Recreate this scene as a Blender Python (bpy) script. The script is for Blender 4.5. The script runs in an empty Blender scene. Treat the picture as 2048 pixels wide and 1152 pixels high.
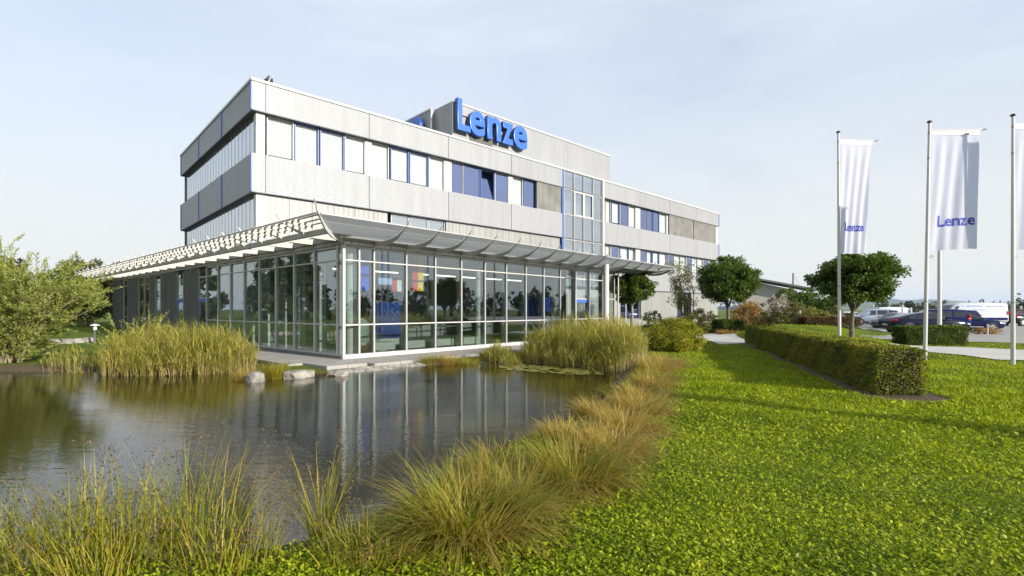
import bpy, math, random
import numpy as np
from mathutils import Vector, Matrix
R = math.radians
rng = np.random.default_rng(7)
random.seed(7)
scene = bpy.context.scene
COL = scene.collection

# ------------------------------------------------------------------ camera
cam_d = bpy.data.cameras.new('camera')
cam = bpy.data.objects.new('camera', cam_d)
COL.objects.link(cam)
EYE = 1.7
cam.location = (0, 0, EYE)
cam.rotation_euler = (R(90), 0, 0)
cam_d.sensor_width = 36.0
cam_d.lens = 36.0 * 1008 / 2048
cam_d.shift_y = 43 / 2048
cam_d.clip_end = 20000
scene.camera = cam

# ------------------------------------------------------------------ sky, sun, exposure
SUN_EL, SUN_AZ = R(18.5), math.atan2(0.79, -0.61)      # azimuth clockwise from +Y
world = bpy.data.worlds.new('World')
scene.world = world
world.use_nodes = True
wn, wl = world.node_tree.nodes, world.node_tree.links
wn.clear()
wout = wn.new('ShaderNodeOutputWorld')
bg = wn.new('ShaderNodeBackground')
bg.inputs['Strength'].default_value = 0.12
sky = wn.new('ShaderNodeTexSky')
sky.sky_type = 'NISHITA'
sky.sun_disc = False
sky.sun_elevation = SUN_EL
sky.sun_rotation = SUN_AZ
sky.altitude = 400
sky.air_density = 1.0
sky.dust_density = 1.6
sky.ozone_density = 1.5
# thin high cloud veil, the same all round
tc = wn.new('ShaderNodeTexCoord')
mp = wn.new('ShaderNodeMapping'); mp.inputs['Scale'].default_value = (1.0, 1.6, 5.0); mp.inputs['Rotation'].default_value = (0.15, 0.1, 0.6)
nz = wn.new('ShaderNodeTexNoise'); nz.inputs['Scale'].default_value = 1.7; nz.inputs['Detail'].default_value = 7; nz.inputs['Roughness'].default_value = 0.55
nz.inputs['Distortion'].default_value = 0.6
rp = wn.new('ShaderNodeMapRange'); rp.inputs['From Min'].default_value = 0.3; rp.inputs['From Max'].default_value = 0.75
rp.inputs['To Min'].default_value = 0.62; rp.inputs['To Max'].default_value = 0.86
mx = wn.new('ShaderNodeMix'); mx.data_type = 'RGBA'
mx.inputs['B'].default_value = (4.85, 5.25, 5.8, 1)
wl.new(tc.outputs['Generated'], mp.inputs['Vector']); wl.new(mp.outputs['Vector'], nz.inputs['Vector'])
wl.new(nz.outputs['Fac'], rp.inputs['Value']); wl.new(rp.outputs['Result'], mx.inputs['Factor'])
wl.new(sky.outputs['Color'], mx.inputs['A'])
# warm grey haze band low in the sky, all round the horizon
sx_ = wn.new('ShaderNodeSeparateXYZ'); wl.new(tc.outputs['Generated'], sx_.inputs[0])
hr_ = wn.new('ShaderNodeMapRange'); hr_.inputs['From Min'].default_value = 0.0; hr_.inputs['From Max'].default_value = 0.42; hr_.inputs['To Min'].default_value = 0.9; hr_.inputs['To Max'].default_value = 0.0
hr_.interpolation_type = 'SMOOTHSTEP'
wl.new(sx_.outputs['Z'], hr_.inputs['Value'])
hm_ = wn.new('ShaderNodeMix'); hm_.data_type = 'RGBA'; hm_.inputs['B'].default_value = (4.95, 4.92, 4.6, 1)
wl.new(mx.outputs['Result'], hm_.inputs['A']); wl.new(hr_.outputs['Result'], hm_.inputs['Factor']); wl.new(hm_.outputs['Result'], bg.inputs['Color']); wl.new(bg.outputs['Background'], wout.inputs['Surface'])

sun_d = bpy.data.lights.new('sun', 'SUN')
sun_d.energy = 5.0
sun_d.angle = R(0.55)
sun_d.color = (1.0, 0.94, 0.86)
sun = bpy.data.objects.new('sun', sun_d)
COL.objects.link(sun)
sdir = Vector((math.sin(SUN_AZ) * math.cos(SUN_EL), math.cos(SUN_AZ) * math.cos(SUN_EL), math.sin(SUN_EL)))
sun.rotation_euler = sdir.to_track_quat('Z', 'Y').to_euler()
sun.location = sdir * 60

vs = scene.view_settings
vs.view_transform = 'Standard'
vs.look = 'None'
vs.gamma = 1
vs.exposure = 0.6
vs.use_curve_mapping = False
cy = scene.cycles
cy.use_adaptive_sampling = True
cy.adaptive_threshold = 0.02
cy.use_denoising = True
cy.max_bounces = 7
cy.diffuse_bounces = 3
cy.glossy_bounces = 4
cy.transmission_bounces = 4
cy.transparent_max_bounces = 24
cy.sample_clamp_indirect = 6
cy.caustics_reflective = False
cy.caustics_refractive = False

# ------------------------------------------------------------------ helpers
def at(u, Z, v=None, z=None):
    """world point seen at photo column u, depth Z (and row v, or height z)"""
    return Vector(((u - 1024) / 1008 * Z, Z, z if z is not None else EYE + (619 - v) / 1008 * Z))

def tag(o, label=None, cat=None, group=None, kind=None):
    if label: o['label'] = label
    if cat: o['category'] = cat
    if group: o['group'] = group
    if kind: o['kind'] = kind
    return o

def empty(name, loc=(0, 0, 0), rz=0, label=None, cat=None, group=None, kind=None):
    o = bpy.data.objects.new(name, None)
    o.empty_display_size = 0.3
    o.location = loc
    o.rotation_euler = (0, 0, rz)
    COL.objects.link(o)
    return tag(o, label, cat, group, kind)

def link(name, me, mat=None, parent=None):
    o = bpy.data.objects.new(name, me)
    if mat is not None and not me.materials: me.materials.append(mat)
    COL.objects.link(o)
    if parent is not None: o.parent = parent
    return o

def copy_tree(o, parent=None):
    c = o.copy(); COL.objects.link(c)
    if parent is not None: c.parent = parent
    for ch in [k for k in o.children]: copy_tree(ch, c)
    return c

class MB:
    def __init__(s): s.v, s.f, s.sm = [], [], []
    def add(s, vs, fs, smooth=False):
        n = len(s.v); s.v += [tuple(p) for p in vs]
        for f in fs: s.f.append([n + i for i in f]); s.sm.append(smooth)
        return s
    def box(s, x0, x1, y0, y1, z0, z1):
        x0, x1 = min(x0, x1), max(x0, x1); y0, y1 = min(y0, y1), max(y0, y1); z0, z1 = min(z0, z1), max(z0, z1)
        vs = [(x0, y0, z0), (x1, y0, z0), (x1, y1, z0), (x0, y1, z0), (x0, y0, z1), (x1, y0, z1), (x1, y1, z1), (x0, y1, z1)]
        return s.add(vs, [(0, 3, 2, 1), (4, 5, 6, 7), (0, 1, 5, 4), (1, 2, 6, 5), (2, 3, 7, 6), (3, 0, 4, 7)])
    def prism(s, pts, off):
        """polygon pts (3-D, counter-clockwise seen against off) swept by vector off"""
        n = len(pts); o = Vector(off)
        vs = [Vector(p) for p in pts] + [Vector(p) + o for p in pts]
        fs = [tuple(range(n))[::-1], tuple(range(n, 2 * n))]
        for i in range(n):
            j = (i + 1) % n
            fs.append((i, j, n + j, n + i))
        return s.add(vs, fs)
    def chain(s, pts, rad, n=8, cap=True):
        P = [Vector(p) for p in pts]
        rad = list(rad) if hasattr(rad, '__len__') else [rad] * len(P)
        vs, fs = [], []
        up = Vector((0.13, 0.21, 0.97))
        for i, p in enumerate(P):
            d = (P[min(i + 1, len(P) - 1)] - P[max(i - 1, 0)]).normalized()
            a = d.cross(up)
            if a.length < 1e-3: a = d.cross(Vector((1, 0, 0)))
            a.normalize(); b = d.cross(a)
            for k in range(n):
                t = 2 * math.pi * k / n
                vs.append(p + (a * math.cos(t) - b * math.sin(t)) * rad[i])
        for i in range(len(P) - 1):
            for k in range(n):
                k2 = (k + 1) % n
                fs.append((i * n + k, (i + 1) * n + k, (i + 1) * n + k2, i * n + k2))
        s.add(vs, [f[::-1] for f in fs], True)
        if cap:
            s.add(vs[:n], [tuple(range(n))]); s.add(vs[-n:], [tuple(range(n))[::-1]])
        return s
    def cyl(s, p0, p1, r0, r1=None, n=16): return s.chain([p0, p1], [r0, r1 if r1 is not None else r0], n)
    def mesh(s, name, mat=None):
        me = bpy.data.meshes.new(name)
        me.from_pydata(s.v, [], s.f)
        me.polygons.foreach_set('use_smooth', s.sm)
        if mat is not None: me.materials.append(mat)
        me.update()
        return me
    def build(s, name, mat, parent=None, fix=False):
        me = s.mesh(name, mat)
        if fix:
            import bmesh
            b = bmesh.new(); b.from_mesh(me); bmesh.ops.recalc_face_normals(b, faces=b.faces); b.to_mesh(me); b.free()
        return link(name, me, None, parent)

def bx(name, mat, parent, *b): return MB().box(*b).build(name, mat, parent)

def np_mesh(name, V, F, mat=None, smooth=False):
    """V (n,3) array, F (m,k) array of equal-sized faces"""
    V = np.asarray(V, np.float32); F = np.asarray(F, np.int32)
    me = bpy.data.meshes.new(name)
    m, k = F.shape
    me.vertices.add(len(V)); me.vertices.foreach_set('co', V.ravel())
    me.loops.add(m * k); me.loops.foreach_set('vertex_index', F.ravel())
    me.polygons.add(m)
    me.polygons.foreach_set('loop_start', np.arange(0, m * k, k, dtype=np.int32))
    me.polygons.foreach_set('loop_total', np.full(m, k, np.int32))
    if smooth: me.polygons.foreach_set('use_smooth', np.ones(m, bool))
    if mat is not None: me.materials.append(mat)
    me.update(calc_edges=True)
    return me

def unit(a):
    return a / np.maximum(np.linalg.norm(a, axis=-1, keepdims=True), 1e-9)

def leaf_quads(P, D, N, L, W):
    """diamond leaves: base P, along D, facing N, length L, half width W -> V, F"""
    D = unit(D); S = unit(np.cross(D, N)); N2 = np.cross(S, D)
    L = np.asarray(L).reshape(-1, 1) * np.ones((len(P), 1)); W = np.asarray(W).reshape(-1, 1) * np.ones((len(P), 1))
    v0 = P; v1 = P + D * L * 0.45 + S * W + N2 * L * 0.06; v2 = P + D * L - N2 * L * 0.10; v3 = P + D * L * 0.45 - S * W + N2 * L * 0.06
    V = np.stack([v0, v1, v2, v3], 1).reshape(-1, 3)
    F = np.arange(len(V)).reshape(-1, 4)
    return V, F

def blades(P, az, L, th0, bend, W, seg=4):
    """curved blades: base P, azimuth az, length L, start angle from vertical th0, total extra bend, base half width W"""
    n = len(P); L = L * np.ones(n); W = W * np.ones(n)
    h = np.stack([np.cos(az), np.sin(az), np.zeros(n)], 1)
    up = np.array([0, 0, 1.0])
    ta = az + math.pi / 2 + rng.uniform(-0.7, 0.7, n)
    side = np.stack([np.cos(ta), np.sin(ta), np.zeros(n)], 1)
    pts = [P]; p = P.copy()
    for i in range(seg):
        th = th0 + bend * ((i + 0.5) / seg) ** 1.3
        d = h * np.sin(th)[:, None] + up * np.cos(th)[:, None]
        p = p + d * (L / seg)[:, None]
        pts.append(p)
    rows = []
    for i, q in enumerate(pts):
        w = W * (1 - (i / seg) ** 1.6 * 0.93)
        rows += [q - side * w[:, None], q + side * w[:, None]]
    V = np.stack(rows, 1).reshape(-1, 3)
    k = 2 * (seg + 1)
    b = (np.arange(n) * k)[:, None]
    F = np.concatenate([b + np.array([[2 * i, 2 * i + 1, 2 * i + 3, 2 * i + 2]]) for i in range(seg)], 0)
    return V, F, pts[-1]

def merge(*vf):
    V, F, n = [], [], 0
    for v, f in vf:
        V.append(v); F.append(f + n); n += len(v)
    return np.concatenate(V), np.concatenate(F)

# ------------------------------------------------------------------ materials
def mat_new(name):
    m = bpy.data.materials.new(name); m.use_nodes = True
    nt = m.node_tree; nt.nodes.clear()
    out = nt.nodes.new('ShaderNodeOutputMaterial')
    return m, nt, out

def nd(nt, t, **kw):
    n = nt.nodes.new(t)
    for k, v in kw.items():
        if k in n.inputs: n.inputs[k].default_value = v
        else: setattr(n, k, v)
    return n

def ramp(nt, stops):
    r = nt.nodes.new('ShaderNodeValToRGB')
    e = r.color_ramp.elements
    while len(e) < len(stops): e.new(0.5)
    for i, (p, c) in enumerate(stops): e[i].position = p; e[i].color = (*c, 1)
    return r

def pmat(name, col, rough=0.5, metal=0.0, var=0.12, vscale=3.0, bump=0.0, bscale=40.0, wave=None, spec=0.5, coat=0.0, pvar=0.0, streak=False):
    """painted / mineral surface: base colour with slow noise variation, optional bump, optional profiled ribs wave=(axis, period, strength)"""
    m, nt, out = mat_new(name)
    L = nt.links.new
    b = nd(nt, 'ShaderNodeBsdfPrincipled', Roughness=rough, Metallic=metal)
    b.inputs['Specular IOR Level'].default_value = spec
    b.inputs['Coat Weight'].default_value = coat
    L(b.outputs[0], out.inputs[0])
    t = nd(nt, 'ShaderNodeTexCoord')
    n1 = nd(nt, 'ShaderNodeTexNoise', Scale=vscale, Detail=5.0, Roughness=0.6)
    L(t.outputs['Object'], n1.inputs['Vector'])
    if streak:
        mp_ = nd(nt, 'ShaderNodeMapping'); mp_.inputs['Scale'].default_value = (2.5, 2.5, 0.22); L(t.outputs['Object'], mp_.inputs['Vector']); L(mp_.outputs[0], n1.inputs['Vector'])
    c = np.array(col)
    r = ramp(nt, [(0.3, tuple(c * (1 - var))), (0.7, tuple(np.minimum(c * (1 + var), 1)))])
    L(n1.outputs['Fac'], r.inputs[0]); L(r.outputs[0], b.inputs['Base Color'])
    if pvar:
        oi = nd(nt, 'ShaderNodeObjectInfo'); hv_ = nd(nt, 'ShaderNodeHueSaturation'); mr_ = nd(nt, 'ShaderNodeMapRange')
        mr_.inputs['To Min'].default_value = 1 - pvar; mr_.inputs['To Max'].default_value = 1 + pvar
        L(oi.outputs['Random'], mr_.inputs['Value']); L(mr_.outputs[0], hv_.inputs['Value']); L(r.outputs[0], hv_.inputs['Color']); L(hv_.outputs[0], b.inputs['Base Color'])
    h = None
    if bump:
        n2 = nd(nt, 'ShaderNodeTexNoise', Scale=bscale, Detail=4.0)
        L(t.outputs['Object'], n2.inputs['Vector'])
        bp = nd(nt, 'ShaderNodeBump', Strength=bump, Distance=0.02)
        L(n2.outputs['Fac'], bp.inputs['Height']); h = bp
    if wave:
        ax, per, st = wave
        sx = nd(nt, 'ShaderNodeSeparateXYZ'); L(t.outputs['Object'], sx.inputs[0])
        ml = nd(nt, 'ShaderNodeMath', operation='MULTIPLY'); ml.inputs[1].default_value = 2 * math.pi / per
        if ax == 'XY':
            ad = nd(nt, 'ShaderNodeMath', operation='ADD'); L(sx.outputs['X'], ad.inputs[0]); L(sx.outputs['Y'], ad.inputs[1]); L(ad.outputs[0], ml.inputs[0])
        else: L(sx.outputs[ax], ml.inputs[0])
        sn = nd(nt, 'ShaderNodeMath', operation='SINE'); L(ml.outputs[0], sn.inputs[0])
        bp2 = nd(nt, 'ShaderNodeBump', Strength=st, Distance=per * 0.3)
        L(sn.outputs[0], bp2.inputs['Height'])
        if h: L(h.outputs[0], bp2.inputs['Normal'])
        h = bp2
    if h: L(h.outputs[0], b.inputs['Normal'])
    return m

def leafmat(name, stops, trans=0.35, rough=0.5, spec=0.3):
    """foliage: colour drawn per leaf, light passes through"""
    m, nt, out = mat_new(name)
    L = nt.links.new
    g = nd(nt, 'ShaderNodeNewGeometry')
    r = ramp(nt, stops)
    t = nd(nt, 'ShaderNodeTexCoord'); n1 = nd(nt, 'ShaderNodeTexNoise', Scale=1.1, Detail=3.0)
    L(t.outputs['Object'], n1.inputs['Vector'])
    mm = nd(nt, 'ShaderNodeMath', operation='MULTIPLY_ADD'); mm.inputs[1].default_value = 0.7
    ms = nd(nt, 'ShaderNodeMath', operation='SUBTRACT'); ms.inputs[1].default_value = 0.35
    L(n1.outputs['Fac'], ms.inputs[0])
    m2 = nd(nt, 'ShaderNodeMath', operation='ADD'); 
    L(g.outputs['Random Per Island'], mm.inputs[0]); L(ms.outputs[0], mm.inputs[2])
    L(mm.outputs[0], r.inputs[0])
    b = nd(nt, 'ShaderNodeBsdfPrincipled', Roughness=rough); b.inputs['Specular IOR Level'].default_value = spec
    tr = nd(nt, 'ShaderNodeBsdfTranslucent')
    L(r.outputs[0], b.inputs['Base Color'])
    hs = nd(nt, 'ShaderNodeHueSaturation', Saturation=1.1, Value=1.25); L(r.outputs[0], hs.inputs['Color']); L(hs.outputs[0], tr.inputs['Color'])
    ms_ = nd(nt, 'ShaderNodeMixShader'); ms_.inputs[0].default_value = trans
    L(b.outputs[0], ms_.inputs[1]); L(tr.outputs[0], ms_.inputs[2]); L(ms_.outputs[0], out.inputs[0])
    return m

def glassmat(name, tint, r0=0.12, r1=0.9, rough=0.0, gcol=(0.95, 0.97, 1)):
    """pane: transparent with angle-dependent mirror reflection"""
    m, nt, out = mat_new(name)
    L = nt.links.new
    lw = nd(nt, 'ShaderNodeLayerWeight', Blend=0.5)
    pw = nd(nt, 'ShaderNodeMath', operation='POWER'); pw.inputs[1].default_value = 4.5
    L(lw.outputs['Facing'], pw.inputs[0])
    mr = nd(nt, 'ShaderNodeMapRange'); mr.inputs['To Min'].default_value = r0; mr.inputs['To Max'].default_value = r1
    L(pw.outputs[0], mr.inputs['Value'])
    t = nd(nt, 'ShaderNodeBsdfTransparent'); t.inputs[0].default_value = (*tint, 1)
    g = nd(nt, 'ShaderNodeBsdfGlossy', Roughness=rough); g.inputs[0].default_value = (*gcol, 1)
    mx = nd(nt, 'ShaderNodeMixShader')
    L(mr.outputs[0], mx.inputs[0]); L(t.outputs[0], mx.inputs[1]); L(g.outputs[0], mx.inputs[2]); L(mx.outputs[0], out.inputs[0])
    return m

M = {}
M['band'] = pmat('profiled_aluminium_panel', (0.282, 0.288, 0.296), 0.5, 0.1, 0.09, 1.0, wave=('Z', 0.10, 0.22), pvar=.05, streak=True)
M['vclad'] = pmat('vertical_cladding', (0.255, 0.255, 0.245), 0.5, 0.1, 0.10, 1.0, wave=('XY', 0.3, 0.06), pvar=.05, streak=True)
M['darkclad'] = pmat('dark_vertical_boarding', (0.11, 0.11, 0.105), 0.6, 0.0, 0.25, 2.0, wave=('XY', 0.12, 0.6))
M['joint'] = pmat('grey_joint_profile', (0.075, 0.08, 0.10), 0.5, 0.3)
M['blue'] = pmat('blue_lacquer', (0.05, 0.14, 0.50), 0.4, 0.0, 0.08)
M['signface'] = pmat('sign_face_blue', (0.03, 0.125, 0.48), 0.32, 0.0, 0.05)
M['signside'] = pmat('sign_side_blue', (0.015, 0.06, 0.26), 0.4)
M['white'] = pmat('white_painted_metal', (0.50, 0.495, 0.475), 0.4, 0.0, 0.06)
M['cream'] = pmat('cream_painted_metal', (0.40, 0.39, 0.35), 0.45, 0.0, 0.06)
M['render'] = pmat('white_render', (0.60, 0.60, 0.58), 0.85, 0.0, 0.05, 2, bump=0.15)
M['alu'] = pmat('natural_aluminium', (0.40, 0.40, 0.385), 0.45, 0.3, 0.06)
M['steel'] = pmat('galvanised_steel', (0.28, 0.28, 0.265), 0.5, 0.3, 0.1)
M['fascia'] = pmat('grey_fascia', (0.17, 0.17, 0.16), 0.5, 0.2, 0.08)
M['interior'] = pmat('interior_plaster', (0.32, 0.32, 0.31), 0.9)
M['intfloor'] = pmat('interior_floor_tile', (0.22, 0.21, 0.19), 0.35)
M['ceil'] = pmat('interior_ceiling', (0.55, 0.55, 0.53), 0.8)
M['slab'] = pmat('concrete_slab', (0.22, 0.22, 0.21), 0.85)
M['roof'] = pmat('roof_membrane', (0.34, 0.34, 0.32), 0.8, bump=0.2)
M['blind'] = pmat('white_blind_fabric', (0.72, 0.72, 0.71), 0.8, 0, 0.06, 1.5, wave=('XY', 0.13, 0.6), pvar=.10)
M['louvre'] = pmat('venetian_louvre', (0.42, 0.41, 0.385), 0.45, 0.2, 0.2, 0.8)
M['glass'] = glassmat('window_glass', (0.55, 0.60, 0.74), 0.42, 0.9, gcol=(.62, .70, 1))
M['clearglass'] = glassmat('clear_window_glass', (0.93, 0.95, 0.95), 0.06, 0.6)
M['hallglass'] = glassmat('hall_glass', (0.80, 0.86, 0.84), 0.165, 0.92)
M['stairglass'] = glassmat('stair_glass', (0.85, 0.90, 0.92), 0.45, 0.95)
M['sideglass'] = glassmat('side_glass', (0.92, 0.95, 0.97), 0.34, 0.95)
M['frameblue'] = pmat('slate_blue_frame', (0.07, 0.12, 0.33), 0.4)
M['black'] = pmat('black_plastic', (0.02, 0.02, 0.022), 0.4)
M['rubber'] = pmat('tyre_rubber', (0.018, 0.018, 0.018), 0.8)
M['pave'] = None
M['trunk'] = pmat('bark', (0.13, 0.105, 0.075), 0.9, 0, 0.35, 6, bump=0.6, bscale=25)
M['twig'] = pmat('willow_bark', (0.21, 0.18, 0.11), 0.85, 0, 0.3, 6, bump=0.4)
M['rock'] = pmat('pale_limestone', (0.25, 0.235, 0.20), 0.85, 0, 0.5, 5, bump=1.0, bscale=12)
M['core'] = pmat('hedge_twigs', (0.035, 0.032, 0.018), 0.95, 0, 0.5, 12, bump=1.0, bscale=14)
HAZE = 0.00009
# ------------------------------------------------------------------ ground
WATER = -0.18
SHORE = np.array([(-30, 4.5), (-14, 3.9), (-8, 3.7), (-3.7, 3.55), (-1.93, 3.72), (-1.32, 4.15), (-1.08, 4.85), (-0.68, 5.56), (-0.16, 6.74), (0.42, 7.55),
                  (1.21, 8.98), (2.1, 11.1), (3.05, 13.9), (3.6, 15.6), (3.5, 18.6), (2.2, 19.4), (0.66, 18.9), (-0.4, 17.5), (-1.8, 17.4), (-2.8, 17.05),
                  (-3.85, 15.95), (-4.87, 14.72), (-5.37, 14.5), (-5.85, 14.0), (-6.7, 13.6), (-7.3, 15.0), (-8.2, 16.6), (-10.8, 17.0), (-12.4, 16.2),
                  (-13.8, 15.3), (-15.6, 15.4), (-18.5, 15.0), (-23, 14.0), (-30, 11)])

def inside(P, poly):
    x, y = P[:, 0], P[:, 1]; c = np.zeros(len(P), bool); n = len(poly)
    for i in range(n):
        (x0, y0), (x1, y1) = poly[i], poly[(i + 1) % n]
        if y0 == y1: continue
        c ^= ((y0 > y) != (y1 > y)) & (x < (x1 - x0) * (y - y0) / (y1 - y0) + x0)
    return c

def edge_dist(P, poly, closed=True):
    d = np.full(len(P), 1e9); n = len(poly)
    for i in range(n if closed else n - 1):
        a = np.array(poly[i], float); b = np.array(poly[(i + 1) % n], float)
        t = np.clip(((P - a) @ (b - a)) / max((b - a) @ (b - a), 1e-9), 0, 1)
        d = np.minimum(d, np.linalg.norm(P - (a + t[:, None] * (b - a)), axis=1))
    return d

CTRL = np.array([(7.4, 9.6, 0), (8.2, 13, 0), (9.3, 17, 0), (10.5, 21, 0), (11.7, 24.7, 0), (12.2, 28, 0), (11.5, 33, 0),
                 (12.85, 19.8, .56), (14.1, 21, .54), (13.2, 22.5, .5), (17, 31, .75), (14.9, 28.5, .6), (20, 33, .72), (17.2, 33.6, .7), (15.5, 25.5, .5),
                 (9.5, 12.5, .05), (11, 16, .12), (12.3, 17.6, .22), (15, 38, .1), (15, 35, 0), (14.3, 33, .05), (15.2, 33.4, .1), (14, 36, 0),
                 (14, 17, -.04), (16.2, 15.8, -.1), (17, 22.4, .14), (20, 22.6, .14), (16.5, 19.5, .02), (20, 19.5, 0), (18.2, 26, .14), (22, 30, .08), (26, 31, .0), (24, 38, .12), (30, 36, -.05),
                 (35, 45, -.1), (30, 30, 0), (24, 42, .12), (30, 18, -.05), (45, 30, 0), (60, 60, -.1), (40, 70, -.1), (60, 20, 0),
                 (0, 0, 0), (2, 4, 0), (4, 6, 0), (6, 4, 0), (3, 9, 0), (5, 13, 0), (5, 18, 0), (7, 22, 0), (9, 28, 0), (10, 6, 0), (12, 10, -.02), (18, 8, 0), (14, 13.5, -.02),
                 (-4, 2, 0), (-8, 1, 0), (-15, 1, 0), (0, -6, 0), (10, -5, 0), (-10, -8, 0), (-6, 17, -.14), (-2, 20, -.14), (-8, 20, -.14), (-12, 24, -.1), (5, 30, -.05), (0, 26, -.12),
                 (-17, 18, 0), (-20, 24, .1), (-26, 30, .2), (-35, 40, .3), (-30, 20, .2), (-45, 30, .3), (-20, 35, 0), (-30, 60, .3), (0, 60, 0), (20, 60, .2)], float)

def height(P):
    P = np.asarray(P, float)
    num = np.zeros(len(P)); den = np.zeros(len(P))
    for x, y, z in CTRL:
        w = 1.0 / (((P[:, 0] - x) ** 2 + (P[:, 1] - y) ** 2) + 0.35) ** 1.9
        num += w * z; den += w
    h = num / den
    far = np.clip((np.hypot(P[:, 0], P[:, 1]) - 70) / 40, 0, 1)
    h = h * (1 - far)
    d = edge_dist(P, SHORE); ins = inside(P, SHORE)
    sd = np.where(ins, -d, d)
    k = np.clip((sd + 1.6) / 2.1, 0, 1); k = k * k * (3 - 2 * k)
    hh = -0.85 + (h + 0.85) * k
    wob = 0.02 * np.sin(P[:, 0] * 1.7 + 1.3 * np.sin(P[:, 1] * 0.9)) + 0.018 * np.sin(P[:, 1] * 2.3 + P[:, 0] * 0.6)
    return np.where(sd < 0.6, hh, h) + wob * np.clip(1 - far, 0, 1)

def hz(x, y): return float(height([(x, y)])[0])

gx = np.concatenate([-np.geomspace(9000, 46, 24), np.arange(-45, -20, 1.0), np.arange(-20, 30, 0.3), np.arange(30, 80, 1.2), np.geomspace(81, 9000, 24)])
gy = np.concatenate([-np.geomspace(2000, 12, 14), np.arange(-11, 2, 0.6), np.arange(2, 40, 0.3), np.arange(40, 90, 1.5), np.geomspace(91, 12000, 26)])
GX, GY = np.meshgrid(gx, gy)
P = np.stack([GX.ravel(), GY.ravel()], 1)
Hh = height(P)
V = np.column_stack([P, Hh])
nx_, ny_ = len(gx), len(gy)
idx = np.arange(nx_ * ny_).reshape(ny_, nx_)
F = np.stack([idx[:-1, :-1], idx[:-1, 1:], idx[1:, 1:], idx[1:, :-1]], -1).reshape(-1, 4)

def grass_ground():
    m, nt, out = mat_new('lawn_ground'); L = nt.links.new
    b = nd(nt, 'ShaderNodeBsdfPrincipled', Roughness=0.9); b.inputs['Specular IOR Level'].default_value = 0.15
    t = nd(nt, 'ShaderNodeTexCoord')
    n1 = nd(nt, 'ShaderNodeTexNoise', Scale=0.55, Detail=6.0, Roughness=0.65); n2 = nd(nt, 'ShaderNodeTexNoise', Scale=38.0, Detail=3.0)
    L(t.outputs['Object'], n1.inputs['Vector']); L(t.outputs['Object'], n2.inputs['Vector'])
    r1 = ramp(nt, [(0.3, (0.075, 0.125, 0.008)), (0.55, (0.115, 0.165, 0.012)), (0.78, (0.16, 0.17, 0.022))])
    L(n1.outputs['Fac'], r1.inputs[0])
    r2 = ramp(nt, [(0.3, (0.45, 0.45, 0.45)), (0.7, (1.15, 1.15, 1.15))]); L(n2.outputs['Fac'], r2.inputs[0])
    mu = nd(nt, 'ShaderNodeMix', data_type='RGBA', blend_type='MULTIPLY'); mu.inputs['Factor'].default_value = 1
    L(r1.outputs[0], mu.inputs['A']); L(r2.outputs[0], mu.inputs['B'])
    at_ = nd(nt, 'ShaderNodeAttribute', attribute_name='soil')
    soil = ramp(nt, [(0.35, (0.045, 0.034, 0.022)), (0.65, (0.15, 0.11, 0.075))]); L(n2.outputs['Fac'], soil.inputs[0])
    m2 = nd(nt, 'ShaderNodeMix', data_type='RGBA'); L(at_.outputs['Fac'], m2.inputs['Factor']); L(mu.outputs['Result'], m2.inputs['A']); L(soil.outputs[0], m2.inputs['B'])
    L(m2.outputs['Result'], b.inputs['Base Color'])
    bp = nd(nt, 'ShaderNodeBump', Strength=0.6, Distance=0.05); L(n2.outputs['Fac'], bp.inputs['Height']); L(bp.outputs[0], b.inputs['Normal'])
    L(b.outputs[0], out.inputs[0])
    return m
M['lawn'] = grass_ground()
gme = np_mesh('ground', V, F, M['lawn'], True)
sd_ = np.where(inside(P, SHORE), -1, 1) * edge_dist(P, SHORE)
# bark-mulch bed under the long hedge
HA, HB = np.array([7.55, 9.75]), np.array([11.95, 24.9])
hd = edge_dist(P, [HA, HB], False)
soil = np.clip(1 - (sd_ - 0.1) / 0.45, 0, 1)
soil = np.maximum(soil, np.clip((0.80 - hd) / 0.15, 0, 1))
att = gme.attributes.new('soil', 'FLOAT', 'POINT'); att.data.foreach_set('value', soil.astype(np.float32))
tag(link('ground', gme), kind='structure')

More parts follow.
